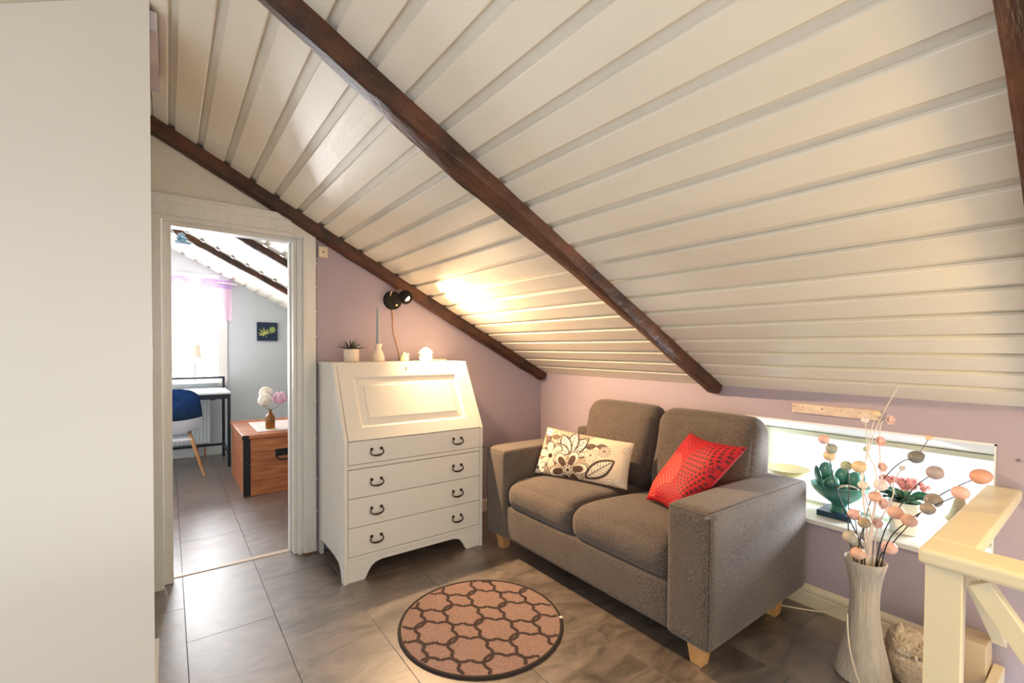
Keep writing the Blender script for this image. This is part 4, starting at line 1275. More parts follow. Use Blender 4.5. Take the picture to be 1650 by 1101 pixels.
for s in (-1, 1):
    c = OC + fdir * 0.066 + sdir * s * 0.034 + Vector((0, 0, 0.148))
    bm = bmesh.new()
    b2 = bmesh.new()
    lathe(b2, [(0, 0.016), (0.007, 0.016), (0.009, 0.010), (0.012, 0.012), (0.020, 0.009), (0.027, 0.002), (0.028, -0.01), (0, -0.01)], n=28, rfun=lambda a, z, r: r * (1 + (0.12 * math.cos(14 * a) if r > 0.015 else 0)))
    qn = (fdir + sdir * s * 0.35).normalized().to_track_quat('Z', 'Y').to_matrix()
    for v in b2.verts: v.co = qn @ (v.co * 1.25) + c
    me = bpy.data.meshes.new('t'); b2.to_mesh(me); b2.free(); bm.from_mesh(me); bpy.data.meshes.remove(me)
    obj('eye', bm, M_owl, ow, smooth=True)
    bm = bmesh.new()
    c = OC + sdir * s * 0.040 + fdir * 0.02 + Vector((0, 0, 0.182))
    b2 = bmesh.new(); lathe(b2, [(0, 0), (0.017, 0), (0.012, 0.02), (0.004, 0.038), (0, 0.041)], c, 12)
    me = bpy.data.meshes.new('t'); b2.to_mesh(me); b2.free(); bm.from_mesh(me); bpy.data.meshes.remove(me)
    obj('ear_tuft', bm, M_owl, ow, smooth=True)
bm = bmesh.new()
c = OC + fdir * 0.082 + Vector((0, 0, 0.128))
ellipsoid(bm, c, 0.007, 0.006, 0.012, u=10, v=8)
obj('beak', bm, M_owl, ow, smooth=True)

M_cord = mat('cream_cord', (232, 216, 188), 0.5, var=0.03)
bm = bmesh.new()
tube(bm, [(2.37, 1.06, 0.004), (2.405, 0.985, 0.004), (2.455, 0.905, 0.004), (2.485, 0.845, 0.012), (2.494, 0.800, 0.045), (2.496, 0.760, 0.075), (2.490, 0.700, 0.090)], 0.0034, 8)
tag(obj('power_cord', bm, M_cord, None, smooth=True), 'cream flex running from under the sofa up the baseboard', 'cord')
pc = thing('vase_light_cord', 'white cord hanging down the front of the floor vase', 'cord', (2.06, 0.58, 0.0))
bm = bmesh.new()
tube(bm, [(2.088, 0.625, 0.240), (2.068, 0.617, 0.19), (2.040, 0.600, 0.13), (2.018, 0.573, 0.065), (2.005, 0.545, 0.02), (1.99, 0.515, 0.006), (1.95, 0.47, 0.005)], 0.0030, 8)
obj('flex', bm, M_cord, pc, smooth=True)
bm = bmesh.new(); tube(bm, [(1.95, 0.47, 0.006), (1.94, 0.459, 0.006), (1.925, 0.442, 0.006)], 0.0055, 10, smooth=False)
obj('plug', bm, M_white, pc, smooth=True)

# ================================================================== things on the window sill
SZ = WZ0 + 0.0005
M_teal = mat('glossy_teal_ceramic', (44, 84, 92), 0.12, rgb2=(70, 132, 112), scale=7, detail=1)
sc = thing('ceramic_sculpture', 'glossy dark teal sculpture of cupped lobes on a square base', 'sculpture', (2.665, 0.845, SZ))
bm = bmesh.new(); bx(bm, 2.590, 2.745, 0.770, 0.915, SZ, SZ + 0.026, 0.002)
obj('base', bm, mat('dark_blue_lacquer', (24, 58, 82), 0.25, var=0.05), sc)
SC = Vector((2.665, 0.842, SZ + 0.026))
Rr = Vector((0.80, -0.60, 0)); Ff = Vector((0.60, 0.80, 0))    # across and away, as the piece is turned
bm = bmesh.new()
lathe(bm, [(0, 0.0), (0.043, 0.0), (0.040, 0.010), (0.032, 0.024), (0.036, 0.038), (0.062, 0.056), (0.088, 0.078), (0.108, 0.104), (0.118, 0.130), (0.112, 0.131), (0.100, 0.108), (0.080, 0.086), (0.050, 0.068), (0, 0.060)], SC, 40,
      lambda a, z, r: r * (1 + (0.10 * math.cos(2 * a + 1.3) * min(1, z / 0.1) if z > 0.05 else 0)))
obj('cup', bm, M_teal, sc, smooth=True)
def lobe(dx, dy, dz, rx, ry, rz, lean):
    bm = bmesh.new()
    R3 = Matrix((Rr, Ff, (0, 0, 1))).transposed() @ Matrix.Rotation(lean, 3, 'Y')
    ellipsoid(bm, SC + Rr * dx + Ff * dy + Vector((0, 0, dz)), rx, ry, rz, rot=R3, u=24, v=16)
    return obj('lobe', bm, M_teal, sc, smooth=True)
lobe(-0.105, 0.00, 0.165, 0.010, 0.024, 0.060, -0.22)
lobe(-0.055, 0.02, 0.190, 0.036, 0.020, 0.046, -0.05)
lobe(-0.052, -0.02, 0.140, 0.036, 0.024, 0.040, 0.0)
lobe(0.030, 0.02, 0.165, 0.040, 0.022, 0.044, 0.1)
lobe(0.065, -0.01, 0.150, 0.034, 0.022, 0.046, 0.2)
lobe(0.104, 0.00, 0.150, 0.014, 0.022, 0.052, 0.25)
bm = bmesh.new()
ringc = SC + Vector((0, 0, 0.112)) - Ff * 0.055
tube(bm, [ringc + Rr * (0.040 * math.cos(a)) + Vector((0, 0, 0.024 * math.sin(a))) - Ff * 0.012 * math.cos(a) for a in [2 * PI * i / 24 for i in range(25)]], 0.009, 10, cap=False, smooth=False)
obj('silver_ring', bm, mat('polished_silver', (196, 186, 172), 0.15, metal=1.0, var=0.03), sc, smooth=True)
bm = bmesh.new(); ellipsoid(bm, ringc - Rr * 0.012, 0.024, 0.020, 0.026, u=18, v=12)
obj('ball', bm, M_teal, sc, smooth=True)

kp = thing('potted_kalanchoe', 'pink flowering pot plant in a ribbed white pot on the sill', 'potted plant', (2.662, 0.588, SZ))
KC = Vector((2.662, 0.588, SZ))
bm = bmesh.new()
prk = [(0, 0.001), (0.050, 0.001), (0.053, 0.004)]
for i in range(15):
    z = 0.008 + 0.0085 * i
    prk += [(0.0535 + 0.006 * i / 15, z), (0.0522 + 0.006 * i / 15, z + 0.0065)]
prk += [(0.060, 0.137), (0.0605, 0.142), (0.057, 0.142), (0.055, 0.125), (0, 0.125)]
lathe(bm, prk, KC, 40)
obj('pot', bm, mat('white_matte_ceramic', (238, 238, 226), 0.45, var=0.02), kp, smooth=True)
bm = bmesh.new(); lathe(bm, [(0.0545, 0.126), (0.03, 0.130), (0, 0.131)], KC, 20)
obj('soil', bm, MATS['potting_soil'], kp)
M_kleaf = mat('kalanchoe_leaf', (66, 128, 92), 0.4, rgb2=(46, 96, 80), scale=18)
def broad_leaf(L, wd):
    def f(u, v):
        w = (v - 0.5) * 2
        prof_ = wd * math.sin(min(1.0, u * 0.97 + 0.02) * PI) ** 0.75 * (1 + 0.06 * math.sin(u * 30) * abs(w))
        return Vector((u * L, w * prof_, 0.16 * L * math.sin(u * 2.6) - 0.10 * L * u * u + 0.20 * wd * w * w))
    bm = bmesh.new(); grid_mesh(bm, f, 12, 8)
    r = bmesh.ops.solidify(bm, geom=bm.faces[:], thickness=0.0016)
    return bm
kl0 = obj('leaf', broad_leaf(0.095, 0.034), M_kleaf, None, smooth='all', origin=(0, 0, 0))
for i in range(13):
    o = kl0 if i == 0 else dup(kl0)
    a = 2.39996 * i
    o.parent = kp
    rr = 0.012 + 0.002 * (i % 4)
    o.location = (rr * math.cos(a), rr * math.sin(a), 0.136 + 0.0016 * i)
    o.rotation_euler = (Matrix.Rotation(a, 3, 'Z') @ Matrix.Rotation(-0.12 - 0.05 * (i % 4), 3, 'Y') @ Matrix.Rotation(random.uniform(-.3, .3), 3, 'X')).to_euler()
    s = random.uniform(0.72, 0.98)
    o.scale = (s, s, s)
fl0 = obj('blossom', blossom_bm((0, 0, 0), 0.019, (0, 0, 1)), mat('pink_petal', (240, 196, 192), 0.6, rgb2=(228, 158, 158), scale=50), None, smooth=True, origin=(0, 0, 0))
for s in ((-0.030, 0.02, 0.20), (0.0, 0.0, 0.215), (0.035, -0.02, 0.205), (-0.055, 0.045, 0.225)):
    bm = bmesh.new(); tube(bm, [KC + Vector((s[0] * 0.2, s[1] * 0.2, 0.13)), KC + Vector((s[0] * 0.6, s[1] * 0.6, 0.17)), KC + Vector(s)], 0.0022, 6)
    obj('flower_stalk', bm, mat('stalk_green', (110, 150, 92), 0.5, var=0.05), kp, smooth=True)
k = 0
for (cx, cy, cz, n_, R1) in ((0.030, -0.020, 0.222, 11, 0.048), (-0.010, 0.012, 0.232, 9, 0.040), (-0.062, 0.050, 0.242, 6, 0.026)):
    for i in range(n_):
        a = 2.39996 * i; rr = R1 * math.sqrt((i + 0.4) / n_)
        o = fl0 if k == 0 else dup(fl0)
        k += 1
        o.parent = kp
        o.location = (cx + rr * math.cos(a), cy + rr * math.sin(a), cz - 0.35 * rr ** 2 / R1 + random.uniform(-.004, .004))
        d = Vector((math.cos(a) * rr / R1 * 0.9 - 0.25, math.sin(a) * rr / R1 * 0.9 - 0.35, 0.75)).normalized()
        o.rotation_euler = d.to_track_quat('Z', 'Y').to_euler()
        s = random.uniform(0.85, 1.1); o.scale = (s, s, s)

gn = thing('garden_gnome', 'small straw gnome with a tall pointed hat on the sill', 'figurine', (2.728, 0.418, SZ))
GC = Vector((2.728, 0.418, SZ))
M_straw = mat('straw_weave', (186, 160, 112), 0.8, rgb2=(134, 110, 74), scale=60, bump=0.8, bscale=120, stretch=(1, 1, 4))
bm = bmesh.new(); lathe(bm, [(0, 0.001), (0.036, 0.001), (0.044, 0.02), (0.045, 0.045), (0.038, 0.075), (0.028, 0.095), (0, 0.10)], GC, 28)
obj('body', bm, M_straw, gn, smooth=True)
bm = bmesh.new(); lathe(bm, [(0, 0.085), (0.046, 0.088), (0.048, 0.094), (0.036, 0.108), (0.028, 0.135), (0.018, 0.180), (0.009, 0.220), (0.004, 0.238), (0, 0.240)], GC, 28)
obj('hat', bm, mat('khaki_felt', (168, 156, 128), 0.9, var=0.08, scale=40, bump=0.3, bscale=120), gn, smooth=True)
bm = bmesh.new(); ellipsoid(bm, GC + Vector((-0.034, -0.022, 0.078)), 0.010, 0.010, 0.010, u=12, v=8)
obj('nose', bm, mat('skin_wood', (214, 170, 140), 0.6, var=0.03), gn, smooth=True)
bm = bmesh.new()
ellipsoid(bm, GC + Vector((-0.030, -0.019, 0.048)), 0.018, 0.024, 0.032, u=16, v=10)
obj('beard', bm, mat('pale_fibre', (214, 204, 180), 0.95, var=0.1, scale=60, bump=0.8, bscale=90), gn, smooth=True)

bw = thing('footed_bowl', 'shallow yellow-green bowl on a foot behind the sofa arm', 'bowl', (2.655, 1.085, SZ))
BC = Vector((2.655, 1.085, SZ))
bm = bmesh.new(); lathe(bm, [(0, 0.001), (0.045, 0.001), (0.040, 0.010), (0.016, 0.022), (0.014, 0.120), (0.030, 0.140), (0, 0.142)], BC, 32)
obj('foot', bm, mat('olive_ceramic', (150, 150, 104), 0.4, var=0.05), bw, smooth=True)
bm = bmesh.new(); lathe(bm, [(0, 0.1425), (0.035, 0.143), (0.080, 0.158), (0.106, 0.184), (0.109, 0.188), (0.104, 0.188), (0.07, 0.180), (0, 0.176)], BC, 48)
obj('dish', bm, mat('yellow_ceramic', (216, 200, 138), 0.4, var=0.05), bw, smooth=True)

# ================================================================== the next room, seen through the doorway
bm = bmesh.new()
X20 = -0.62
bx(bm, 0.492, W + 0.02, D2, D2 + 0.15, 0, 0.86)
bx(bm, -1.6, 0.492, D2, D2 + 0.15, 0, 0.86)
prism(bm, [(0.492, 0.86), (W + 0.02, 0.86), (W + 0.02, zt(W + 0.02)), (0.492, zt(0.492))], 'y', D2, D2 + 0.15)
prism(bm, [(-0.70, 2.02), (0.492, 2.02), (0.492, zt(0.492)), (RIDGE, zt(RIDGE)), (-0.70, zl(-0.70))], 'y', D2, D2 + 0.15)
prism(bm, [(-1.6, 0.86), (-0.70, 0.86), (-0.70, zl(-0.70)), (-1.6, zl(-1.6))], 'y', D2, D2 + 0.15)
tag(obj('wall_far', bm, M_room2wall), 'pale blue-white gable wall of the next room', 'wall', kind='structure')
bm = box(W, W + 0.1, D + 0.1, D2, 0, 1.06)
tag(obj('wall_right_far', bm, M_room2wall), 'pale knee wall of the next room', 'wall', kind='structure')
w2 = thing('window_2', 'bright sash window of the next room', 'window', (-0.1, D2, 0.86), kind='structure')
bm = bmesh.new()
bx(bm, 0.470, 0.560, D2 - 0.018, D2 - 0.0005, 0.80, 2.02, 0.003)
bx(bm, -0.78, -0.69, D2 - 0.018, D2 - 0.0005, 0.80, 1.99, 0.003)
bx(bm, -0.585, 0.485, D2 - 0.018, D2 - 0.0005, 2.02, 2.085, 0.003)
obj('casing', bm, M_white, w2)
bm = bmesh.new()
bx(bm, 0.425, 0.4918, D2 + 0.05, D2 + 0.10, 0.862, 2.018)
bx(bm, -0.6998, -0.64, D2 + 0.05, D2 + 0.10, 0.862, 2.018)
bx(bm, -0.64, 0.425, D2 + 0.05, D2 + 0.10, 1.955, 2.018)
bx(bm, -0.64, 0.425, D2 + 0.05, D2 + 0.10, 0.862, 0.93)
bx(bm, -0.64, 0.425, D2 + 0.055, D2 + 0.095, 1.62, 1.65)
bx(bm, -0.13, -0.09, D2 + 0.055, D2 + 0.095, 0.93, 1.955)
obj('window_frame', bm, M_white, w2)
obj('pane', box(-0.13, 0.43, D2 + 0.073, D2 + 0.077, 0.92, 1.96), glass_mat('window_glass'), w2)
obj('pane', box(-0.645, -0.13, D2 + 0.073, D2 + 0.077, 0.92, 1.96), glass_mat('window_glass'), w2)
obj('window_sill', box(-0.76, 0.55, D2 - 0.06, D2 + 0.05, 0.835, 0.8618, 0.003), M_white, w2)
tag(obj('baseboard_far', box(0.57 - 2.1, W - 0.001, D2 - 0.016, D2 - 0.0005, 0.0005, 0.14, 0.003), mat('pale_grey_paint', (206, 212, 210), 0.4, var=0.02)),
    'pale baseboard under the radiator', 'baseboard', kind='structure')

# curtain rod and sheer valance
rod = thing('curtain_rod', 'white curtain rod above the bright window', 'curtain rod', (-0.1, D2 - 0.09, 1.98))
bm = bmesh.new(); tube(bm, [(-0.73, D2 - 0.09, 1.990), (0.64, D2 - 0.09, 1.990)], 0.0085, 12, smooth=False)
obj('pole', bm, M_white, rod, smooth=True)
bm = bmesh.new(); ellipsoid(bm, (0.650, D2 - 0.09, 1.990), 0.020, 0.016, 0.016, u=14, v=10)
obj('finial', bm, M_white, rod, smooth=True)
obj('bracket', box(0.612, 0.627, D2 - 0.095, D2 - 0.0005, 1.972, 1.982, 0.002), M_white, rod)
cur = thing('curtain_valance', 'short sheer lilac-pink eyelet valance over the bright window', 'curtain', (-0.1, D2 - 0.09, 1.56))
def cz(u): return -0.70 + (0.60 + 0.70) * u
def cy(x): return D2 - 0.09 + 0.034 * math.sin((x - 0.50) * 2 * PI / 0.30 + 0.6)
bm = bmesh.new()
grid_mesh(bm, lambda u, v: Vector((cz(u), cy(cz(u)), 1.930 + 0.100 * v)), 110, 3)
obj('heading', bm, sheer_mat('lilac_voile_heading', (188, 158, 206), 0.95), cur, smooth='all')
bm = bmesh.new()
grid_mesh(bm, lambda u, v: Vector((cz(u), cy(cz(u)) * 1.0 + 0.010 * math.sin(cz(u) * 47) * (1 - v), 1.565 + 0.006 * math.sin(cz(u) * 21) + (1.932 - 1.565) * v)), 150, 8)
obj('sheer_panel', bm, sheer_mat('pink_voile', (226, 196, 216), 0.80), cur, smooth='all')
for i in range(8):
    x = 0.4714 - 0.15 * i
    bm = bmesh.new()
    tube(bm, [Vector((x + 0.0145 * math.cos(a), cy(x) + (-1 if i % 2 else 1) * 0.0168 * math.cos(a), 1.990 + 0.022 * math.sin(a))) for a in [2 * PI * j / 18 for j in range(19)]], 0.004, 8, cap=False, smooth=False)
    obj('eyelet', bm, mat('silver_eyelet', (206, 208, 214), 0.3, metal=0.8, var=0.02), cur, smooth=True)

# botanical picture
pic = thing('canvas_picture', 'small dark blue canvas with two yellow-green leaf sprays', 'picture', (0.985, D2 - 0.02, 1.34))
obj('canvas', box(0.868, 1.092, D2 - 0.026, D2 - 0.0005, 1.335, 1.560, 0.002), mat('navy_canvas', (26, 44, 70), 0.7, var=0.15, scale=12), pic)
M_paintleaf = mat('yellow_green_paint', (196, 200, 120), 0.7, rgb2=(150, 166, 84), scale=40)
def flat_leaf(bm, c, L, wd, ang, off):
    pts = []
    for i in range(9):
        t = i / 8; pts.append((t * L, wd * math.sin(t * PI) ** 0.8))
    pts += [(a, -b) for a, b in pts[-2:0:-1]]
    vs_ = [bm.verts.new((c[0] + a * math.cos(ang) - b * math.sin(ang), D2 - 0.0268 - off, c[1] + a * math.sin(ang) + b * math.cos(ang))) for a, b in pts]
    bm.faces.new(vs_)
bm = bmesh.new()
for k, (a, L) in enumerate(((1.75, 0.085), (2.35, 0.085), (2.95, 0.075), (1.15, 0.075), (0.75, 0.07), (3.35, 0.07), (0.35, 0.06), (3.9, 0.04))):
    flat_leaf(bm, (0.952, 1.415), L, 0.0075, a, 0.0001 * k)
flat_leaf(bm, (0.960, 1.418), 0.05, 0.003, -1.4, 0.001)
obj('painted_leaf_spray', bm, M_paintleaf, pic)
bm = bmesh.new()
for k in range(10):
    flat_leaf(bm, (1.035, 1.470), 0.044, 0.0085, 2 * PI * k / 10 + 0.2, 0.0001 * k)
flat_leaf(bm, (1.032, 1.47), 0.065, 0.003, -1.9, 0.0012)
obj('painted_leaf_spray', bm, mat('green_yellow_paint', (176, 190, 110), 0.7, rgb2=(120, 146, 70), scale=40), pic)

# radiator
ra = thing('radiator', 'white panel radiator under the window of the next room', 'radiator', (-0.1, D2 - 0.07, 0.14))
bm = bmesh.new()
prr = []
x = -0.62
while x < 0.365:
    prr += [(x, D2 - 0.100), (x + 0.006, D2 - 0.108), (x + 0.026, D2 - 0.108), (x + 0.032, D2 - 0.100)]
    x += 0.036
prr += [(0.375, D2 - 0.100), (0.375, D2 - 0.045), (-0.62, D2 - 0.045)]
prism(bm, prr, 'z', 0.16, 0.70)
M_radi = mat('radiator_enamel', (214, 222, 226), 0.35, var=0.01)
obj('panel', bm, M_radi, ra)
bm = bmesh.new(); tube(bm, [(0.33, D2 - 0.07, 0.16), (0.33, D2 - 0.07, 0.001)], 0.009, 10, smooth=False)
tube(bm, [(0.26, D2 - 0.07, 0.16), (0.26, D2 - 0.07, 0.001)], 0.009, 10, smooth=False)
obj('pipe', bm, mat('copper_pipe', (176, 116, 84), 0.35, metal=0.8, var=0.05), ra, smooth=True)
bm = bmesh.new(); tube(bm, [(0.376, D2 - 0.075, 0.655), (0.40, D2 - 0.075, 0.655), (0.43, D2 - 0.075, 0.655)], 0.014, 12, smooth=False)
obj('valve', bm, M_blk, ra, smooth=True)
obj('bracket', box(-0.3, -0.27, D2 - 0.045, D2 - 0.0005, 0.2, 0.6), M_radi, ra)
obj('bracket', box(0.2, 0.23, D2 - 0.045, D2 - 0.0165, 0.001, 0.6), M_radi, ra)

# metal-framed table
M_navy = mat('dark_blue_steel', (28, 40, 52), 0.4, metal=0.3, var=0.05)
tb = thing('writing_table', 'slim table with dark steel frame and white top by the window', 'table', (0.0, 5.95, 0))
TX0, TX1, TY0, TY1 = -0.72, 0.520, 5.60, 6.235
obj('table_top', box(TX0, TX1, TY0, TY1, 0.765, 0.785, 0.002), mat('white_laminate', (232, 236, 240), 0.25, var=0.01), tb)
bm = bmesh.new()
bx(bm, TX0, TX1, TY0, TY0 + 0.025, 0.715, 0.7645)
bx(bm, TX0, TX1, TY1 - 0.025, TY1, 0.715, 0.7645)
bx(bm, TX1 - 0.025, TX1, TY0 + 0.025, TY1 - 0.025, 0.715, 0.7645)
obj('frame', bm, M_navy, tb)
for (x, y) in ((TX1 - 0.028, TY0), (TX1 - 0.028, TY1 - 0.028), (TX0, TY0), (TX0, TY1 - 0.028)):
    obj('leg', box(x, x + 0.028, y, y + 0.028, 0.0005, 0.7148, 0.001, 1), M_navy, tb)
obj('stretcher', box(TX0 + 0.028, TX1 - 0.028, TY1 - 0.025, TY1 - 0.003, 0.125, 0.150), M_navy, tb)
obj('side_stretcher', box(TX1 - 0.024, TX1 - 0.004, TY0 + 0.028, TY1 - 0.028, 0.125, 0.150), M_navy, tb)
bm = bmesh.new()
bx(bm, TX0, TX1, TY1 - 0.022, TY1 - 0.002, 0.895, 0.917)
bx(bm, TX1 - 0.022, TX1, TY1 - 0.022, TY1 - 0.002, 0.7855, 0.895)
bx(bm, TX0, TX0 + 0.022, TY1 - 0.022, TY1 - 0.002, 0.7855, 0.895)
obj('back_rail', bm, M_navy, tb)
bm = bmesh.new(); bx(bm, 0.12, 0.42, 5.70, 5.92, 0.7855, 0.792, 0.002)
tag(obj('notebook', bm, mat('white_paper', (238, 240, 242), 0.6, var=0.01)), 'thin white notebook lying on the steel-framed table', 'notebook')

# table lamp on the window sill
tl = thing('table_lamp', 'small lamp with cream shade standing on the window sill', 'table lamp', (0.245, D2 - 0.025, 0.862))
LX, LY = 0.245, D2 - 0.025
bm = bmesh.new(); lathe(bm, [(0, 0.001), (0.030, 0.001), (0.030, 0.008), (0.010, 0.016), (0.005, 0.03), (0.006, 0.09), (0.010, 0.12), (0.006, 0.15), (0.008, 0.19), (0.005, 0.22), (0.005, 0.300), (0, 0.300)], (LX, LY, 0.862), 20)
obj('stand', bm, mat('pewter', (150, 146, 140), 0.4, metal=0.6, var=0.05), tl, smooth=True)
bm = bmesh.new(); lathe(bm, [(0.070, 0.275), (0.050, 0.415), (0.0485, 0.415), (0.0685, 0.275)], (LX, LY, 0.862), 28)
obj('shade', bm, mat('cream_shade', (232, 214, 196), 0.8, var=0.02), tl, smooth=True)

# chair
chr_ = thing('shell_chair', 'white shell chair with quilted blue back and wooden legs', 'chair', (0.02, 5.50, 0))
M_shell = mat('white_plastic', (228, 232, 240), 0.35, var=0.01)
M_blue = mat('quilted_blue_fabric', (40, 78, 118), 0.85, rgb2=(30, 60, 98), scale=14, bump=0.5, bscale=45)
CX, CYc = 0.02, 5.50
def shell(u, v, off):
    """u across -1..1, v from the front of the seat (0) over the bend to the top of the back (1)"""
    a = (u - 0.5) * 2
    if v < 0.5:
        t = v / 0.5
        y = CYc + 0.22 - 0.40 * t; z = 0.44 - 0.035 * math.sin(t * PI) + 0.05 * a * a * (0.4 + t)
        x = CX + a * (0.20 + 0.045 * t)
        z += 0.10 * max(0, t - 0.7) ** 2 / 0.09 * 0.8
    else:
        t = (v - 0.5) / 0.5
        y = CYc - 0.18 - 0.07 * t + 0.10 * a * a * (1 - 0.4 * t); z = 0.52 + 0.345 * t + 0.02 * a * a * (1 - t)
        x = CX + a * (0.245 - 0.05 * t ** 2)
        if t > 0.75: z -= 0.05 * abs(a) ** 4 * (t - 0.75) / 0.25
    return Vector((x, y - off, z - off))
bm = bmesh.new(); grid_mesh(bm, lambda u, v: shell(u, v * 0.62, 0.0), 16, 18)
bmesh.ops.solidify(bm, geom=bm.faces[:], thickness=0.012)
obj('seat_shell', bm, M_shell, chr_, smooth='all')
bm = bmesh.new(); grid_mesh(bm, lambda u, v: shell(u, 0.56 + 0.44 * v, 0.006), 18, 14)
bmesh.ops.solidify(bm, geom=bm.faces[:], thickness=0.030)
obj('backrest', bm, M_blue, chr_, smooth='all')
obj('cross_frame', box(CX - 0.16, CX + 0.16, CYc - 0.14, CYc + 0.14, 0.352, 0.378, 0.006), M_shell, chr_)
for (sx, sy) in ((1, 1), (1, -1), (-1, 1), (-1, -1)):
    bm = bmesh.new()
    tube(bm, [(CX + sx * 0.145, CYc + sy * 0.12, 0.40), (CX + sx * 0.255, CYc + sy * 0.215 + (0.06 if sy < 0 else 0), 0.0005)], lambda t: 0.017 - 0.006 * t, 12, smooth=False)
    obj('leg', bm, mat('chair_beech', (206, 160, 112), 0.45, rgb2=(182, 134, 88), scale=10, stretch=(5, 5, 1)), chr_, smooth=True)

# pine chest
M_pine = mat('honey_pine', (190, 122, 72), 0.42, rgb2=(146, 82, 44), scale=5, stretch=(1, 1, 7), detail=6, randv=0.05)
M_pine_s = mat('honey_pine_side', (186, 116, 72), 0.42, rgb2=(150, 86, 52), scale=5, stretch=(1, 1, 7), detail=6)
QX0, QX1, QY0, QY1, QH = 0.500, 1.02, 4.385, 5.32, 0.515
cb = thing('wooden_chest', 'honey pine chest with black iron corner straps and drop handle', 'chest', ((QX0 + QX1) / 2, (QY0 + QY1) / 2, 0))
zs = [0.0005, 0.125, 0.245, 0.365, QH - 0.032]
for a, b in zip(zs, zs[1:]):
    obj('end_board', box(QX0 + 0.012, QX1 - 0.012, QY0, QY0 + 0.022, a + 0.001, b - 0.001, 0.0015, 1), M_pine, cb, origin=(0.76, QY0, a))
    obj('end_board', box(QX0 + 0.012, QX1 - 0.012, QY1 - 0.022, QY1, a + 0.001, b - 0.001, 0.0015, 1), M_pine, cb, origin=(0.76, QY1, a))
for x in (QX0, QX1 - 0.022):
    obj('side_board', box(x, x + 0.022, QY0 + 0.002, QY1 - 0.002, 0.0005, 0.24, 0.0015, 1), M_pine_s, cb)
    obj('side_board', box(x, x + 0.022, QY0 + 0.002, QY1 - 0.002, 0.2415, QH - 0.032, 0.0015, 1), M_pine_s, cb)
obj('lid', box(QX0 - 0.012, QX1 + 0.012, QY0 - 0.012, QY1 + 0.010, QH - 0.030, QH, 0.003), M_pine_s, cb)
bm = bmesh.new()
bx(bm, QX0 - 0.003, QX0 + 0.048, QY0 - 0.003, QY0 - 0.0002, 0.004, QH - 0.034)
bx(bm, QX0 - 0.003, QX0 - 0.0002, QY0 - 0.003, QY0 + 0.030, 0.004, QH - 0.034)
bx(bm, QX0 - 0.014, QX0 + 0.036, QY0 - 0.0145, QY0 - 0.0122, QH - 0.032, QH + 0.001)
obj('corner_strap', bm, M_black, cb)
bm = bmesh.new()
bx(bm, 0.735, 0.865, QY0 - 0.006, QY0 - 0.0002, 0.315, 0.375, 0.002)
hp = obj('handle_plate', bm, M_black, cb)
bm = bmesh.new()
tube(bm, [(0.745, QY0 - 0.012, 0.345), (0.740, QY0 - 0.020, 0.315), (0.765, QY0 - 0.026, 0.290), (0.80, QY0 - 0.028, 0.284), (0.835, QY0 - 0.026, 0.290), (0.860, QY0 - 0.020, 0.315), (0.855, QY0 - 0.012, 0.345)], 0.006, 8)
obj('ring', bm, M_black, hp, smooth=True)
tag(obj('table_mat', box(0.62, 0.98, 4.50, 5.10, QH + 0.0005, QH + 0.006, 0.001, 1), mat('pale_pink_board', (226, 212, 206), 0.5, var=0.03)),
    'thin pale mat lying on the lid of the pine chest', 'mat')
# amber bottle with peonies
AB = Vector((0.735, 4.62, QH + 0.0065))
bt = thing('amber_bottle', 'small amber glass bottle standing on the pale mat', 'bottle', AB)
bm = bmesh.new(); lathe(bm, [(0, 0.001), (0.036, 0.001), (0.040, 0.006), (0.040, 0.085), (0.036, 0.105), (0.022, 0.128), (0.013, 0.142), (0.012, 0.158), (0.015, 0.160), (0.015, 0.168), (0.010, 0.168), (0.009, 0.145), (0.018, 0.126), (0.033, 0.10), (0.036, 0.08), (0.036, 0.008), (0, 0.006)], AB, 32,
      lambda a, z, r: r * (1 + (0.02 * math.cos(8 * a) if 0.01 < z < 0.11 else 0)))
obj('glass', bm, mat('amber_glass', (214, 150, 36), 0.08, rgb2=(170, 104, 16), scale=20, trans=0.75), bt, smooth=True)
M_pw = mat('white_petal', (244, 240, 230), 0.7, rgb2=(236, 226, 206), scale=30)
M_pp = mat('pale_pink_petal', (240, 212, 226), 0.7, rgb2=(222, 164, 196), scale=18)
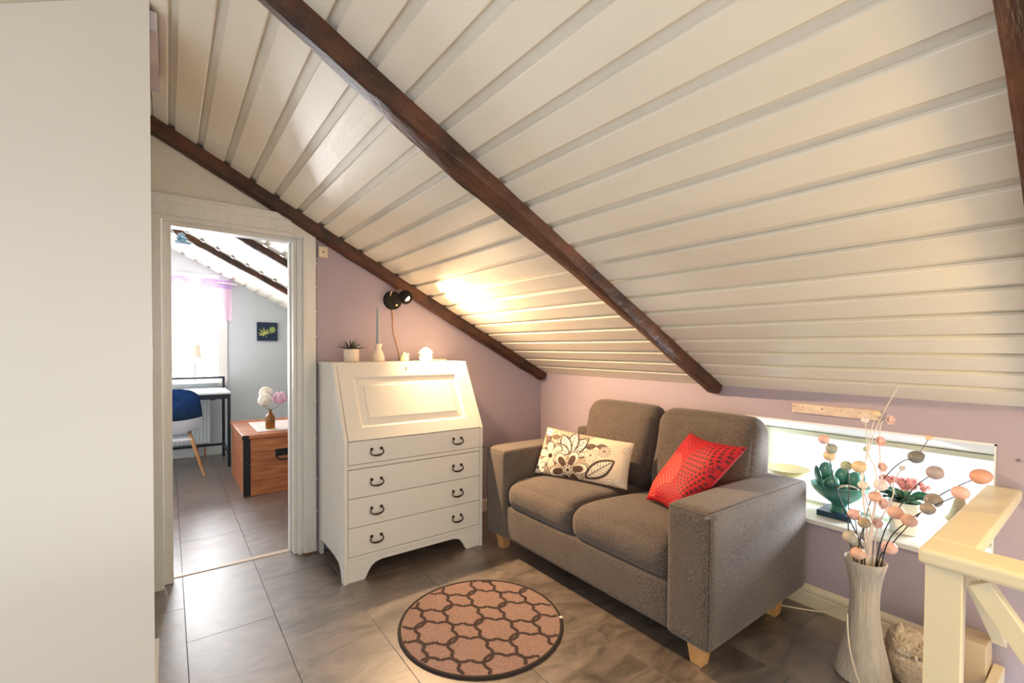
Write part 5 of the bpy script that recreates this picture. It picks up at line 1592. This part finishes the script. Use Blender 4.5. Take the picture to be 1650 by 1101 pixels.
def peony(label, tip, R, m, seed):
    rnd = random.Random(seed)
    t = thing('peony', label, 'flower', (AB.x, AB.y, AB.z + 0.03), 'peonies in the amber bottle')
    tip = Vector(tip)
    bm = bmesh.new()
    if seed == 3: so_ = Vector((0.0058, 0, 0))
    elif seed == 1: so_ = Vector((-0.0030, -0.0050, 0))
    else: so_ = Vector((-0.0030, 0.0050, 0))
    tube(bm, [AB + so_ + Vector((0.0, 0, 0.03)), AB + so_ * 0.9 + Vector((0, 0, 0.12)), AB + so_ * 0.9 + Vector((0, 0, 0.15)), AB + so_ + Vector((0.0, 0, 0.172)), AB + (tip - AB) * 0.8 + Vector((0, 0, -0.01)), tip], 0.0022, 7)
    obj('stem', bm, mat('green_stem', (86, 104, 66), 0.5, var=0.05), t, smooth=True)
    bm = bmesh.new()
    for i in range(46):
        zz = 1 - 1.75 * (i + 0.5) / 46; a = 2.39996 * i
        d = Vector((math.sqrt(max(0, 1 - zz * zz)) * math.cos(a), math.sqrt(max(0, 1 - zz * zz)) * math.sin(a), zz))
        qn = d.to_track_quat('Z', 'Y').to_matrix() @ Matrix.Rotation(rnd.uniform(0, 6), 3, 'Z')
        s = R * rnd.uniform(0.42, 0.62); lift = R * rnd.uniform(0.45, 0.88)
        def f(u, v):
            x = (u - 0.5) * 2; y = (v - 0.5) * 2
            k_ = 1 / max(1.0, math.hypot(x, y)) if (x or y) else 1
            x *= k_; y *= k_
            return tip + Vector((0, 0, R * 0.15)) + qn @ Vector((x * s, y * s * 0.9, lift - 0.38 * s * (x * x + y * y) + 0.10 * s * math.sin(5 * x + i) * y))
        grid_mesh(bm, f, 5, 5)
    obj('bloom', bm, m, t, smooth='all')
peony('full white peony leaning forward in the amber bottle', AB + Vector((-0.050, -0.058, 0.252)), 0.070, M_pw, 1)
peony('white peony at the top of the bunch in the amber bottle', AB + Vector((-0.026, 0.056, 0.312)), 0.068, M_pw, 2)
peony('pale pink peony in the amber bottle', AB + Vector((0.080, -0.004, 0.258)), 0.073, M_pp, 3)

# small glass ceiling lamp hanging at the ridge of the next room
gl = thing('ceiling_lamp', 'small blue glass pendant under the ridge of the next room', 'ceiling lamp', (0.10, 4.9, 2.16))
bm = bmesh.new(); tube(bm, [(-0.03, 4.3, 2.20), (0.05, 4.7, 2.185), (0.10, 4.9, 2.19)], 0.004, 6)
obj('cord', bm, M_blk, gl)
bm = bmesh.new()
lathe(bm, [(0.0, 0.10), (0.03, 0.09), (0.022, 0.07), (0.05, 0.05), (0.03, 0.035), (0.075, 0.015), (0.05, 0.0), (0, 0.0)], (0.10, 4.9, 2.135), 10)
obj('glass_shade', bm, mat('blue_crystal', (150, 188, 206), 0.1, var=0.2, scale=40, trans=0.5), gl)
